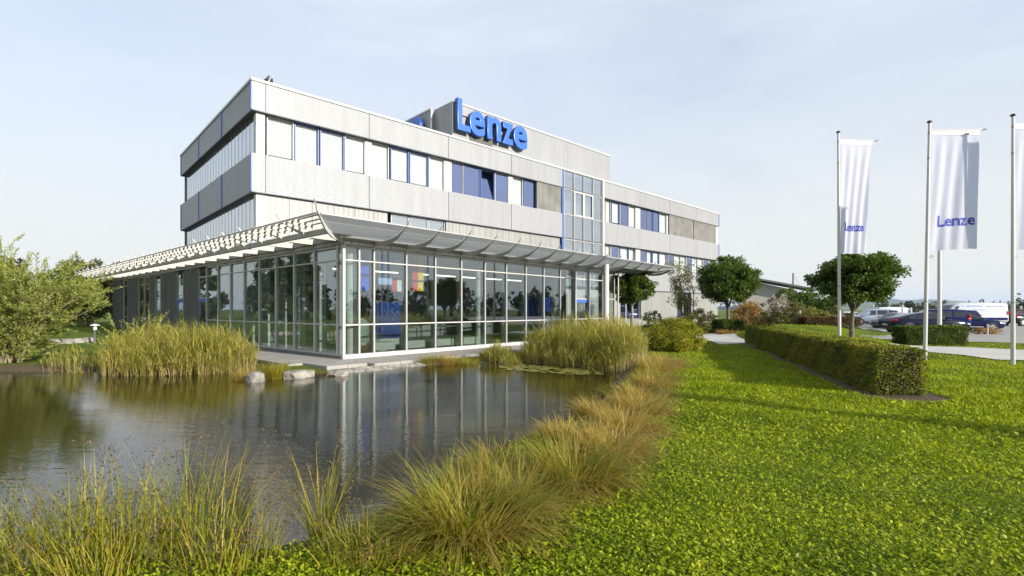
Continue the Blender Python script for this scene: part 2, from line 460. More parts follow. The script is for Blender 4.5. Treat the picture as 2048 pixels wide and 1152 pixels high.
# ------------------------------------------------------------------ pond
def water_mat():
    m, nt, out = mat_new('pond_water'); L = nt.links.new
    t = nd(nt, 'ShaderNodeTexCoord')
    n0 = nd(nt, 'ShaderNodeTexNoise', Scale=0.22, Detail=4.0); L(t.outputs['Object'], n0.inputs['Vector'])
    cr = ramp(nt, [(0.35, (0.006, 0.006, 0.004)), (0.55, (0.03, 0.025, 0.004)), (0.7, (0.07, 0.056, 0.007))]); L(n0.outputs['Fac'], cr.inputs[0])
    b = nd(nt, 'ShaderNodeBsdfPrincipled', Roughness=0.02, IOR=1.62); b.inputs['Specular IOR Level'].default_value = 0.5
    L(cr.outputs[0], b.inputs['Base Color'])
    mp = nd(nt, 'ShaderNodeMapping'); mp.inputs['Scale'].default_value = (0.8, 3.0, 1.0); mp.inputs['Rotation'].default_value = (0, 0, 0.25)
    L(t.outputs['Object'], mp.inputs['Vector'])
    n1 = nd(nt, 'ShaderNodeTexNoise', Scale=2.0, Detail=3.0, Roughness=0.5, Distortion=0.5); L(mp.outputs[0], n1.inputs['Vector'])
    n2 = nd(nt, 'ShaderNodeTexNoise', Scale=11.0, Detail=2.0); L(mp.outputs[0], n2.inputs['Vector'])
    # calm and ruffled areas
    n3 = nd(nt, 'ShaderNodeTexNoise', Scale=0.35, Detail=2.0); L(t.outputs['Object'], n3.inputs['Vector'])
    mr = nd(nt, 'ShaderNodeMapRange'); mr.inputs['From Min'].default_value = 0.35; mr.inputs['From Max'].default_value = 0.65; mr.inputs['To Min'].default_value = 0.02; mr.inputs['To Max'].default_value = 0.062
    L(n3.outputs['Fac'], mr.inputs['Value'])
    ad = nd(nt, 'ShaderNodeMath', operation='MULTIPLY_ADD'); ad.inputs[1].default_value = 0.35
    L(n2.outputs['Fac'], ad.inputs[0]); L(n1.outputs['Fac'], ad.inputs[2])
    bp = nd(nt, 'ShaderNodeBump', Distance=0.12); L(mr.outputs[0], bp.inputs['Strength']); L(ad.outputs[0], bp.inputs['Height'])
    L(bp.outputs[0], b.inputs['Normal']); L(b.outputs[0], out.inputs[0])
    return m
wp = SHORE + 0.0
cen = wp.mean(0)
# water sheet, a little wider than the shoreline so that the bank dips into it
def offset_poly(poly, d):
    n = len(poly); out = []
    area = sum(poly[i][0] * poly[(i + 1) % n][1] - poly[(i + 1) % n][0] * poly[i][1] for i in range(n))
    s = 1 if area > 0 else -1
    for i in range(n):
        a, b = np.array(poly[i - 1]), np.array(poly[(i + 1) % n]); t = b - a; t = t / np.linalg.norm(t)
        out.append((poly[i][0] + s * t[1] * d, poly[i][1] - s * t[0] * d))
    return np.array(out)
wo = offset_poly(SHORE, 0.75)
mb = MB(); mb.v = [(x, y, WATER) for x, y in wo]; mb.f = [list(range(len(wo)))]; mb.sm = [False]
w_ = mb.build('pond_water', water_mat(), None, fix=False)
if w_.data.polygons[0].normal.z < 0: w_.data.flip_normals()
tag(w_, kind='structure')

# ------------------------------------------------------------------ paving draped on the ground
def paving_mat(name, col, joint, sx, sy, rot=0.0, var=0.10, jw=0.02):
    m, nt, out = mat_new(name); L = nt.links.new
    b = nd(nt, 'ShaderNodeBsdfPrincipled', Roughness=0.85); b.inputs['Specular IOR Level'].default_value = 0.3
    t = nd(nt, 'ShaderNodeTexCoord'); n1 = nd(nt, 'ShaderNodeTexNoise', Scale=0.8, Detail=7.0, Roughness=0.7); L(t.outputs['Object'], n1.inputs['Vector'])
    c = np.array(col); r = ramp(nt, [(0.3, tuple(c * (1 - var))), (0.7, tuple(c * (1 + var)))]); L(n1.outputs['Fac'], r.inputs[0])
    n2 = nd(nt, 'ShaderNodeTexNoise', Scale=60.0, Detail=2.0); L(t.outputs['Object'], n2.inputs['Vector'])
    r2 = ramp(nt, [(0.3, (0.86,) * 3), (0.7, (1.08,) * 3)]); L(n2.outputs['Fac'], r2.inputs[0])
    mu = nd(nt, 'ShaderNodeMix', data_type='RGBA', blend_type='MULTIPLY'); mu.inputs['Factor'].default_value = 1
    L(r.outputs[0], mu.inputs['A']); L(r2.outputs[0], mu.inputs['B'])
    L(mu.outputs['Result'], b.inputs['Base Color'])
    bp = nd(nt, 'ShaderNodeBump', Strength=0.25, Distance=0.01); L(n2.outputs['Fac'], bp.inputs['Height']); L(bp.outputs[0], b.inputs['Normal'])
    L(b.outputs[0], out.inputs[0])
    return m
M['pavers'] = paving_mat('light_concrete_pavers', (0.45, 0.44, 0.41), (0.3,) * 3, 1, 1)
M['asphalt'] = paving_mat('pale_worn_asphalt', (0.30, 0.285, 0.26), (0.3,) * 3, 1, 1)
M['terrace'] = paving_mat('terrace_slabs', (0.33, 0.315, 0.285), (0.3,) * 3, 1, 1)

def draped(name, poly, mat, step, off):
    poly = np.array(poly, float)
    x0, y0 = poly.min(0); x1, y1 = poly.max(0)
    import bmesh
    bm = bmesh.new()
    f = bm.faces.new([bm.verts.new((x, y, 0)) for x, y in poly])
    for ax, lo, hi in ((0, x0, x1), (1, y0, y1)):
        q = lo + step
        while q < hi:
            co = Vector((q, 0, 0)) if ax == 0 else Vector((0, q, 0)); no = Vector((1, 0, 0)) if ax == 0 else Vector((0, 1, 0))
            bmesh.ops.bisect_plane(bm, geom=bm.verts[:] + bm.edges[:] + bm.faces[:], plane_co=co, plane_no=no)
            q += step
    XY = np.array([(v.co.x, v.co.y) for v in bm.verts])
    H = height(XY) + off
    for v, h in zip(bm.verts, H): v.co.z = h
    bmesh.ops.recalc_face_normals(bm, faces=bm.faces)
    if sum(f.normal.z for f in bm.faces) < 0: bmesh.ops.reverse_faces(bm, faces=bm.faces)
    me = bpy.data.meshes.new(name); bm.to_mesh(me); bm.free()
    return tag(link(name, me, mat), kind='structure')
draped('car_park', [(17.6, 26.2), (20.2, 24.4), (22.6, 23.4), (23.4, 20.2), (40, 17.2), (95, 30), (95, 90), (44, 90), (34, 50), (27.5, 37), (24.5, 31.6), (20.2, 28.6)], M['asphalt'], 1.5, 0.045)
draped('paved_path', [(14.4, 19.4), (16.6, 17.3), (18.6, 16.9), (40, 14.6), (40, 17.0), (23.4, 20.0), (20.5, 20.6), (16.4, 21.4)], M['pavers'], 0.8, 0.04)
draped('garden_path', [(9.7, 23.3), (11.35, 24.5), (12.6, 26.2), (13.2, 30), (13.2, 36), (9.0, 36), (8.6, 33.0), (10.9, 30.6), (10.6, 27.2)], M['pavers'], 0.8, 0.03)
# ------------------------------------------------------------------ main office building (local axes: x along the lit facade, y along the shaded side, z up)
MR = math.atan2(0.6844, 0.7291)
main = empty('office_building', (-12.74, 24.7, 0), MR, 'three storey office building with grey profiled bands, blue joints and ribbon windows', 'building')
def s_main(u, y=0.0):
    """distance along the lit facade of what shows at photo column u"""
    rx, ry = math.cos(MR), math.sin(MR); X, Y = -12.74 - ry * y, 24.7 + rx * y; k = (u - 1024) / 1008
    return (k * Y - X) / (rx - k * ry)
MLX, MLY = 51.02, 17.0
BAY = [0.62 + 5.6 * i for i in range(10)]
SIDE = [0.0, 5.7, 11.35, 17.0]
BANDS = [(11.55, 12.95), (7.52, 9.40), (3.55, 5.40)]
STRIPS = [(9.40, 11.55), (5.40, 7.52)]
bx('parapet_cap', M['white'], main, -0.06, MLX + .06, -0.06, MLY + .06, 12.952, 13.07)
bx('roof', M['roof'], main, 0.1, MLX - .1, 0.1, MLY - .1, 12.6, 12.95)
xs = [0.0] + BAY
for z0, z1 in BANDS:
    for i in range(len(xs) - 1):
        if i == 5: continue                                        # the stair glazing runs through here
        bx('cladding_panel', M['band'], main, xs[i] + (.02 if i else 0), xs[i + 1] - .02, 0.0, .16, z0, z1)
    bx('cladding_panel', M['band'], main, xs[-1] + .02, MLX, 0.0, .16, z0, z1) if xs[-1] + .05 < MLX else None
    for i in range(3):
        bx('cladding_panel', M['band'], main, 0.0 if i else 0.001, .16, SIDE[i] + (.11 if i else .162), SIDE[i + 1] - .11, z0, z1)
    bx('rear_cladding', M['band'], main, .17, MLX, MLY - .16, MLY, z0, z1)
    bx('end_cladding', M['band'], main, MLX - .16, MLX + .001, .17, MLY - .17, z0, z1)
    bx('floor_slab', M['joint'], main, .16, MLX - .17, .165, MLY - .17, z0 + .05, z1 - .05)  # slab takes the dark joint colour to deepen the shade under the bands
    for x in BAY[:-1]: bx('joint_strip', M['joint'], main, x - .06, x + .06, .03, .15, z0 + .002, z1 - .002)
    bx('joint_strip', M['blue'], main, MLX, MLX + .12, -.03, .15, z0 - .003, z1 - .003)
    for y in SIDE: bx('joint_strip', M['blue'], main, -.035, .14, max(y - .12, .03), min(y + .12 + (.1 if y == 0 else 0), MLY), z0 + .002, z1 - .002)
    bx('under_band_shade', M['joint'], main, -.012, MLX + .012, -.012, MLY, z0 - .05, z0 - .003)  # dark plate under each band, painted in as its shadow line
# corner posts in the ribbon windows
for z0, z1 in STRIPS:
    bx('corner_post', M['render'], main, .24, .66, .2, .6, z0, z1 - .05)
    bx('corner_post', M['render'], main, MLX - .5, MLX - .1, .12, .6, z0, z1 - .05)
    bx('core_wall', M['interior'], main, 4.5, MLX - 3, 4.5, MLY - 3, z0 - .1, z1 + .1)
    bx('rear_wall', M['slab'], main, .2, MLX - .2, MLY - .3, MLY - .2, z0 - .05, z1 + .05)
    bx('end_wall', M['vclad'], main, MLX - .35, MLX - .2, .6, MLY - .3, z0 - .05, z1 + .05)
bx('ground_wall', M['vclad'], main, 28.7, 31.2, .12, .3, -.4, 3.55)
bx('ground_wall', M['vclad'], main, 34.6, 41.5, .12, .3, -.4, 3.55)
bx('ground_wall', M['vclad'], main, 44.6, MLX, .12, .3, -.4, 3.55)
bx('ground_wall', M['vclad'], main, 34.6 - 3.4, 34.6, .13, .3, -.4, .75)
bx('ground_wall', M['interior'], main, .25, 28.7, .3, .5, -.4, 3.55)
bx('side_wall', M['interior'], main, .25, .45, .5, MLY, -.4, 3.55)
bx('core_wall', M['interior'], main, 29, MLX - 3, 4, 4.3, -.4, 3.6)
bx('end_wall', M['vclad'], main, MLX - .3, MLX - .1, .3, MLY, -.4, 3.55)

def window(a0, a1, z0, z1, side=0, frame='white', blind=None, fw=.045, tilt=False, depth=None, glass='glass', parent=main, drop=1.0):
    """one glazed unit: frame (part) with pane and blind as its sub-parts; side 0 = lit facade, 1 = shaded side"""
    def b(mb, p0, p1, d0, d1, q0, q1):
        return mb.box(p0, p1, d0, d1, q0, q1) if side == 0 else mb.box(d0, d1, p0, p1, q0, q1)
    depth = depth or (.30 if side == 0 else .26)
    if blind == 'blind' and glass == 'glass': glass = 'clearglass'
    f = MB(); d0, d1 = depth, depth + .09
    if frame == 'blue': d0 -= .02; fw = .055; frame = 'frameblue'
    b(f, a0, a0 + fw, d0, d1, z0, z1); b(f, a1 - fw, a1, d0, d1, z0, z1)
    b(f, a0 + fw, a1 - fw, d0, d1, z1 - fw, z1); b(f, a0 + fw, a1 - fw, d0, d1, z0, z0 + fw)
    fo = f.build('window', M[frame], parent)
    p = MB()
    if tilt:
        # hopper sash, hung at the bottom and tipped inward at the top
        zb, zt, dt = z0 + fw + .03, z1 - fw - .03, .38
        q = [(a0 + fw + .03, d0 + .05, zb), (a1 - fw - .03, d0 + .05, zb), (a1 - fw - .03, d0 + .05 + dt, zt), (a0 + fw + .03, d0 + .05 + dt, zt)]
        p.prism(q, (0, .02, 0))
        po = p.build('pane', M[glass], fo, fix=True)
    else:
        g0 = d0 + (.035 if side == 0 else .004); b(p, a0 + fw, a1 - fw, g0, g0 + .012, z0 + fw, z1 - fw)
        po = p.build('pane', M[glass], fo)
    if blind:
        h = MB(); b(h, a0 + fw * .4, a1 - fw * .4, d1 + .06, d1 + .075, z1 - (z1 - z0) * min(drop, 1 if side or blind != 'blind' else rng.choice([1, 1, .97, .93])) + .02, z1)
        h.build('blind', M[blind], fo)
    return fo

def venetian(u0, u1, z0, z1):
    a0, a1 = s_main(u0, .15), s_main(u1, .15)
    n = 4
    for k in range(n):
        m = MB(); q0, q1 = a0 + (a1 - a0) * k / n + .015, a0 + (a1 - a0) * (k + 1) / n - .015
        zz = z0 + .04
        while zz < z1 - .05:
            m.add([(q0, .10, zz), (q1, .10, zz), (q1, .15, zz + .055), (q0, .15, zz + .055)], [(0, 1, 2, 3)])
            m.add([(q0, .152, zz), (q1, .152, zz), (q1, .152, zz + .075), (q0, .152, zz + .075)], [(0, 1, 2, 3)])
            zz += .075
        m.box(q0, q1, .09, .16, z1 - .06, z1 - .008); m.box(q0, q1, .1, .15, z0 + .01, z0 + .04)
        m.build('venetian_blind', M['louvre'], main)

z0, z1 = STRIPS[0]
top = z1 - .055
U3 = [(534, 588, 'white', 'blind', 1), (589, 638, 'blue', 'blind', 1), (640, 689, 'blue', 'blind', 1), (690, 731, 'white', 'blind', 1),
      (742, 778, 'white', 'blind', 1), (781, 818, 'blue', 'blind', 1), (819, 857, 'blue', 'blind', 1), (858, 889, 'white', 'blind', 1),
      (902, 927, 'white', None, 1), (928, 960, 'blue', None, 1), (961, 989, 'blue', None, 1), (990, 1017, 'white', 'louvre', .6),
      (1025, 1046, 'white', 'blind', 1), (1047, 1072, 'blue', None, 1),
      (1211, 1222, 'white', 'blind', 1), (1223, 1239, 'blue', 'blind', .9), (1240, 1257, 'white', None, 1), (1258, 1271, 'white', 'blind', 1),
      (1280, 1292, 'white', None, 1), (1293, 1305, 'blue', None, 1), (1306, 1318, 'blue', 'louvre', .8), (1319, 1333, 'white', 'blind', 1)]
for u0, u1, fr, bl, dr in U3:
    window(s_main(u0, .3), s_main(u1, .3) - .01, z0 + .005, top, 0, fr, bl, tilt=(u0 == 961), drop=dr)
for a, b in ((731, 742), (889, 902), (1017, 1025), (1271, 1280), (1333, 1337)):
    bx('pier', M['white'], main, s_main(a, .3), s_main(b, .3) - .012, .27, .5, z0 + .004, top)
venetian(1073, 1122, z0, top); venetian(1338, 1385, z0, top); venetian(1387, 1432, z0, top)
bx('wall_backing', M['slab'], main, s_main(1073, .2), 22.9, .2, .3, z0, z1 - .06)
bx('wall_backing', M['slab'], main, s_main(1338, .2), MLX - .5, .2, .3, z0, z1 - .06)

z0, z1 = STRIPS[1]
top = z1 - .055
a = .66; k = 0
while a < 7.4:
    bx('cladding_board', M['vclad'], main, a, min(a + 1.18, 7.5), .18 + .006 * (k % 2), .3, z0 - .5, top); a += 1.2; k += 1
for u0, u1 in ((782, 818), (819, 856), (857, 890)):
    window(s_main(u0, .3), s_main(u1, .3) - .01, z0 + .005, top, 0, 'alu', 'louvre', glass='stairglass')
a = 11.75; k = 0
while a < 22.8:
    bx('cladding_board', M['vclad'], main, a, min(a + .545, 22.9), .18 + .006 * (k % 2), .3, z0 - .5, top); a += .56; k += 1
for u0, u1, fr, bl in ((1211, 1221, 'white', 'blind'), (1222, 1238, 'white', None), (1240, 1257, 'blue', 'blind'), (1258, 1271, 'white', 'blind'), (1280, 1292, 'white', None),
                       (1293, 1304, 'blue', 'blind'), (1305, 1318, 'blue', 'blind'), (1319, 1333, 'white', 'blind')):
    window(s_main(u0, .3), s_main(u1, .3) - .01, z0 + .005, top, 0, fr, bl)
bx('pier', M['white'], main, s_main(1271, .2), s_main(1280, .2) - .012, .17, .4, z0 + .004, top)
for i in range(8):
    window(39.9 + i * 1.3, 41.17 + i * 1.3, z0 + .005, top, 0, 'white', 'blind' if i % 3 else None)
# ground floor openings beyond the entrance
for i in range(3): window(31.25 + i * 1.12, 32.35 + i * 1.12, .78, 3.5, 0, 'white', None)
for i in range(2): window(41.55 + i * 1.53, 43.05 + i * 1.53, 0.0, 3.5, 0, 'white', None)
# shaded side: close-set lights with pale blinds
for z0, z1 in STRIPS:
    n = 24; w = (MLY - .62 - .1) / n
    for i in range(n):
        y = .62 + i * w
        dark = (z0 > 9 and i in (20, 21))
        window(y, y + w - .008, z0 + .005, z1 - .055, 1, 'alu', None if dark else 'blind', fw=.025, glass='stairglass' if dark else 'sideglass')
    bx('overhang_shade', M['joint'], main, .17, .25, .62, MLY - .2, z1 - .10, z1 + .02)  # dark strip that paints in the shade below the overhanging band

# stair glazing, five storeys of transoms over four lights
SX0, SX1 = BAY[4] + .1, BAY[5] - .1
rows = [3.6, 5.35, 7.4, 9.4, 11.46, 12.95]
cols = [SX0 + .1 + (SX1 - SX0 - .35) * i / 4 for i in range(5)]
for i, x in enumerate(cols):
    bx('stair_mullion', M['alu'], main, x - .035, x + .035, .0, .14, 3.6, 12.95)
bx('stair_post', M['blue'], main, SX0 - .10, SX0 - .0, .01, .2, 3.6, 12.95)
bx('stair_post', M['white'], main, SX1 - .18, SX1 + .03, -.05, .2, 3.6, 12.98)
for z in rows[1:]:
    for i in range(4): bx('stair_transom', M['alu'], main, cols[i] + .036, cols[i + 1] - .036, .01, .13, z - .035, z + .035)
for j in range(5):
    for i in range(4):
        bx('stair_pane', M['stairglass'], main, cols[i] + .036, cols[i + 1] - .036, .06, .08, rows[j] + .036, rows[j + 1] - .036)
for i in (1, 2):
    f = MB(); a0, a1, b0, b1 = cols[i] + .04, cols[i + 1] - .04, 9.44, 11.42
    f.box(a0, a0 + .09, -.02, .05, b0, b1); f.box(a1 - .09, a1, -.02, .05, b0, b1); f.box(a0 + .09, a1 - .09, -.02, .05, b0, b0 + .09); f.box(a0 + .09, a1 - .09, -.02, .05, b1 - .09, b1)
    f.build('vent_sash', M['white'], main)
bx('stair_wall', M['blind'], main, SX0, SX1, 1.2, 1.3, 3.6, 12.6)  # wall coloured pale so the stair glazing looks lit from behind
bx('stair_roof', M['stairglass'], main, SX0, SX1, .15, .4, 12.955, 12.965)

# roof plant room behind the parapet
pent = empty('plant_room', (0, 0, 12.9)); pent.parent = main
PX0, PX1, PZ = 12.57, 30.27, 2.72
bx('front_wall', M['band'], pent, PX0, PX1, .6, .8, 0, PZ)
bx('side_wall', M['band'], pent, PX0, PX0 + .2, .8, 2.7, 0, PZ)
bx('rear_block', M['band'], pent, PX0 - .3, PX0 + 3, 2.7, 12.5, 0, PZ)
bx('end_wall', M['band'], pent, PX1 - .2, PX1, .8, 12.3, 0, PZ)
bx('rear_wall', M['band'], pent, PX0 + 3, PX1 - .2, 12.1, 12.3, 0, PZ)
bx('roof_deck', M['roof'], pent, PX0 + .02, PX1 - .02, .62, 12.28, PZ + .002, PZ + .06)
bx('roof_edge', M['white'], pent, PX0 - .04, PX1 + .04, .54, .62, PZ - .02, PZ + .09)
bx('roof_edge', M['white'], pent, PX0 - .36, PX0 - .27, 2.62, 12.5, PZ - .02, PZ + .09)
bx('corner_trim', M['white'], pent, PX0 - .34, PX0 - .26, 2.62, 2.72, 0, PZ)
for x in (PX0 + 5.9, PX0 + 11.8): bx('joint_strip', M['fascia'], pent, x - .012, x + .012, .592, .602, .05, PZ - .05)
v = MB(); a0, a1 = s_main(941, .5), s_main(986, .5)
v.box(a0, a1, .55, .6, .25, 1.05)
for i in range(9): v.box(a0 + .03, a1 - .03, .50, .55, .28 + i * .085, .31 + i * .085)
v.build('vent_grille', M['fascia'], pent)

# ------------------------------------------------------------------ signs (built-in font, thickened and rounded)
dg = bpy.context.evaluated_depsgraph_get
_glyph = {}
def glyph_mesh(txt, off=0.012, ext=0.09, bev=0.022, res=4):
    c = bpy.data.curves.new('t', 'FONT'); c.body = txt; c.size = 1; c.offset = off; c.extrude = ext; c.bevel_depth = bev; c.bevel_resolution = 2; c.resolution_u = res
    o = bpy.data.objects.new('t', c); COL.objects.link(o)
    me = bpy.data.meshes.new_from_object(o.evaluated_get(dg()))
    bpy.data.objects.remove(o); bpy.data.curves.remove(c)
    co = np.empty(len(me.vertices) * 3, np.float32); me.vertices.foreach_get('co', co)
    return me, co.reshape(-1, 3)

def letter(ch, x0, x1, z0, z1, depth, parent, name):
    me, co = glyph_mesh(ch)
    lo, hi = co.min(0), co.max(0)
    n = (co - lo) / (hi - lo)
    V = np.stack([x0 + n[:, 0] * (x1 - x0), -n[:, 2] * depth, z0 + n[:, 1] * (z1 - z0)], 1)
    me.vertices.foreach_set('co', V.astype(np.float32).ravel()); me.update()
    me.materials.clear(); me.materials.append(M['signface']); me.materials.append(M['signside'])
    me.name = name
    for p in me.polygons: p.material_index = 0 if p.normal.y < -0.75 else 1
    o = link(name, me, None, parent)
    return o
SPANS = [('L', 0.00, 1.12, 0, 2.12), ('e', 1.02, 2.42, -.06, 1.66), ('n', 2.60, 3.92, 0, 1.64), ('z', 4.02, 5.12, 0, 1.58), ('e', 5.12, 6.56, -.06, 1.66)]
NAMES = {'L': 'letter_l', 'e': 'letter_e', 'n': 'letter_n', 'z': 'letter_z'}
def sign(loc, rz, label):
    e = empty('roof_sign', loc, rz, label, 'sign', 'blue letter signs on the roof plant room')
    for ch, x0, x1, b0, b1 in SPANS: letter(ch, x0, x1, b0, b1, .34, e, NAMES[ch])
    for zz in (.25, 1.2): bx('mounting_rail', M['steel'], e, .3, 6.3, .01, .12, zz, zz + .07)
    return e
def mloc(x, y, z):
    c, s = math.cos(MR), math.sin(MR)
    return Vector((-12.74 + c * x - s * y, 24.7 + s * x + c * y, z))
sign(mloc(12.66, .47, 13.68), MR, 'large blue Lenze letters on the sunlit front of the roof plant room')
sign(mloc(PX0 - .43, 9.9, 13.68), MR - math.pi / 2, 'blue Lenze letters on the shaded side of the plant room, mostly behind the parapet')

# small things standing on the roof edge
for i, (u, h) in enumerate(((533, .30), (543, .20))):
    b = MB(); p = mloc(s_main(u, .1), .1, 13.07)
    c = empty('roof_bird', p, 0.4 + i * 1.4, ('black bird standing upright on the white roof edge near the building corner', 'black bird crouching on the white roof edge beside the upright one')[i], 'bird', 'birds on the roof edge')
    b.chain([(-.16, 0, .06), (-.08, 0, .10), (0, 0, .13), (.08, 0, .18 + h * .3), (.12, 0, .22 + h * .4), (.17, 0, .22 + h * .4)], [.015, .05, .075, .06, .04, .01], 8)
    for s in (-.02, .02): b.chain([(0, s, 0.0), (0, s, .1)], .008, 5)
    b.build('body', M['black'], c)
# ------------------------------------------------------------------ glazed showroom pavilion (local axes as for the office building)
HR = math.atan2(0.753, 0.658)
H0 = (-5.85, 17.5)
hall = empty('showroom_pavilion', (*H0, 0), HR, 'single storey glass showroom with white mullions at the edge of the pond', 'building')
def hloc(x, y, z=0):
    c, s = math.cos(HR), math.sin(HR)
    return Vector((H0[0] + c * x - s * y, H0[1] + s * x + c * y, z))
def s_hall(u, y=0.0):
    rx, ry = math.cos(HR), math.sin(HR); X, Y = H0[0] - ry * y, H0[1] + rx * y; k = (u - 1024) / 1008
    return (k * Y - X) / (rx - k * ry)
XM = [0.0, 0.59, 1.2] + [1.2 + 1.45 * i for i in range(1, 12)]           # mullion lines, lit side
YM = [0.0, 0.34] + [0.34 + 1.62 * i for i in range(1, 9)]                # glazed part of the shaded side, up to 13.3
LV = [(0.13, 1.13), (1.19, 3.40), (3.46, 3.86)]
HX, HY = XM[-1], 34.4

fl = MB(); fl.prism([(0, 0, -.16), (HX, 0, -.16), (HX, 10.5, -.16), (4, 10.5, -.16), (4, HY, -.16), (0, HY, -.16)], (0, 0, .18)); fl.build('floor', M['intfloor'], hall, fix=True)
cl = MB(); cl.prism([(.05, .05, 4.1), (HX, .05, 4.1), (HX, 9, 4.1), (.9, 10.5, 4.1), (2.5, HY, 4.1), (.05, HY, 4.1)], (0, 0, .04)); cl.build('ceiling', M['ceil'], hall, fix=True)
rf = MB(); rf.prism([(-.02, -.02, 4.3), (HX + .02, -.02, 4.3), (HX + .02, 8.6, 4.3), (1, 10.4, 4.3), (2.8, HY + .02, 4.3), (-.02, HY + .02, 4.3)], (0, 0, .08)); rf.build('roof', M['roof'], hall, fix=True)
# plinth
bx('plinth', M['white'], hall, -.06, HX, -.07, .06, -.025, .125)
bx('plinth', M['fascia'], hall, -.07, .06, .061, HY, -.16, .08)
bx('plinth_edge', M['white'], hall, -.05, .05, .062, 13.3, .082, .13)

def mull(x=None, y=None, inner=.24):
    m = MB()
    if x is not None:
        m.box(x - .033, x + .033, -.06, .03, .126, 3.95); m.box(x - .022, x + .022, .03, inner, .126, 4.09)
    else:
        m.box(-.06, .03, y - .045, y + .045, .131, 3.95); m.box(.03, inner, y - .022, y + .022, .131, 4.09)
    return m.build('mullion', M['alu'] if x is not None else M['white'], hall)  # white on the shaded side puts the sun on the fins into their colour
for x in XM[1:]: mull(x=x)
for y in YM[1:]:
    mull(y=y)
    if y > .5: bx('inner_post', M['render'], hall, .27, .42, y + .0, y + .14, .03, 4.09)  # added pale posts, their white colour standing in for sunlit inner fins
m = MB(); m.box(-.06, .04, -.06, .04, .126, 3.95); m.build('corner_mullion', M['white'], hall)
for a, b in zip(XM[:-1], XM[1:]):
    a += .034 if a else .042; b -= .034
    for z in (1.16, 3.43): bx('transom', M['white'], hall, a, b, -.05, .06, z - .022, z + .022)
    bx('head_rail', M['alu'], hall, a, b, -.03, .06, 3.865, 3.93)
    if abs(a - .034 - 14.25) < .01: continue                             # the blue door stands here
    for z0, z1 in LV: bx('pane', M['hallglass'], hall, a, b, -.006, .008, z0, z1)
for a, b in zip(YM[:-1], YM[1:]):
    a += .034 if a else .042; b -= .034
    for z in (1.16, 3.43): bx('transom', M['white'], hall, -.05, .06, a, b, z - .022, z + .022)
    bx('head_rail', M['alu'], hall, -.03, .06, a, b, 3.865, 3.93)
    if abs(a - .034 - YM[-4]) < -1: continue
    for z0, z1 in LV: bx('pane', M['hallglass'], hall, -.006, .008, a, b, z0, z1)

def glazed_door(b0, b1, side, zt=3.4, bar=True):
    """door leaf with top light and a blue head rail"""
    f = MB()
    def q(p0, p1, z0, z1, d0=-.045, d1=.045): f.box(p0, p1, d0, d1, z0, z1) if side == 0 else f.box(d0, d1, p0, p1, z0, z1)
    q(b0, b0 + .07, .14, 3.86); q(b1 - .07, b1, .14, 3.86); q(b0 + .07, b1 - .07, 3.38, 3.46); q(b0 + .07, b1 - .07, 2.26, 2.36); q(b0 + .07, b1 - .07, .14, .26)
    d = f.build('door', M['alu'], hall)
    def p(nm, mt, p0, p1, z0, z1, d0, d1): (MB().box(p0, p1, d0, d1, z0, z1) if side == 0 else MB().box(d0, d1, p0, p1, z0, z1)).build(nm, mt, d)
    p('head_panel', M['blue'], b0 + .07, b1 - .07, 2.1, 2.26, -.055, .03)
    p('edge_strip', M['blue'], b1 - .075, b1 - .01, .27, 2.1, -.06, -.046)
    for z0, z1 in ((.27, 2.1), (2.37, 3.37), (3.47, 3.85)): p('pane', M['hallglass'], b0 + .08, b1 - .08, z0, z1, -.006, .008)
    p('handle', M['steel'], b1 - .14, b1 - .10, 1.0, 1.35, -.11, -.07)
glazed_door(14.29, 15.66, 0)
# shaded side beyond the glazing: dark boarding, doors and slim windows
glazed_door(YM[-1] + .04, YM[-1] + 0.001 + 1.2, 1)
def board(y0, y1, k=[0]):
    n = max(1, round((y1 - y0) / .55)); w = (y1 - y0) / n
    for i in range(n):
        k[0] += 1
        bx('boarding', M['darkclad'], hall, -.03 - .008 * (k[0] % 2), .05, y0 + i * w + .006, y0 + (i + 1) * w - .006, .09, 3.95)
def slim(y0, y1):
    f = MB(); f.box(-.045, .05, y0, y0 + .06, .13, 3.9); f.box(-.045, .05, y1 - .06, y1, .13, 3.9); f.box(-.045, .05, y0 + .06, y1 - .06, 3.4, 3.46); f.box(-.045, .05, y0 + .06, y1 - .06, 1.13, 1.19); f.box(-.045, .05, y0 + .06, y1 - .06, .13, .19); f.box(-.045, .05, y0 + .06, y1 - .06, 3.85, 3.9)
    o = f.build('window', M['alu'], hall)
    for z0, z1 in ((.19, 1.13), (1.19, 3.4), (3.46, 3.85)): MB().box(-.006, .008, y0 + .065, y1 - .065, z0, z1).build('pane', M['hallglass'], o)
Y1 = YM[-1] + 1.24
board(Y1, 17.0); glazed_door(17.03, 18.2, 1); board(18.25, 21.4); slim(21.42, 22.6); board(22.65, 23.8); slim(23.82, 25.2); slim(25.22, 26.7); board(26.74, 29.6); slim(29.65, 30.9); board(30.95, HY)
bx('end_wall', M['darkclad'], hall, .051, 2.6, HY - .15, HY - .001, -.1, 4.09)
bx('end_wall', M['interior'], hall, HX - .08, HX - .04, 2.6, 8.6, .03, 4.09)
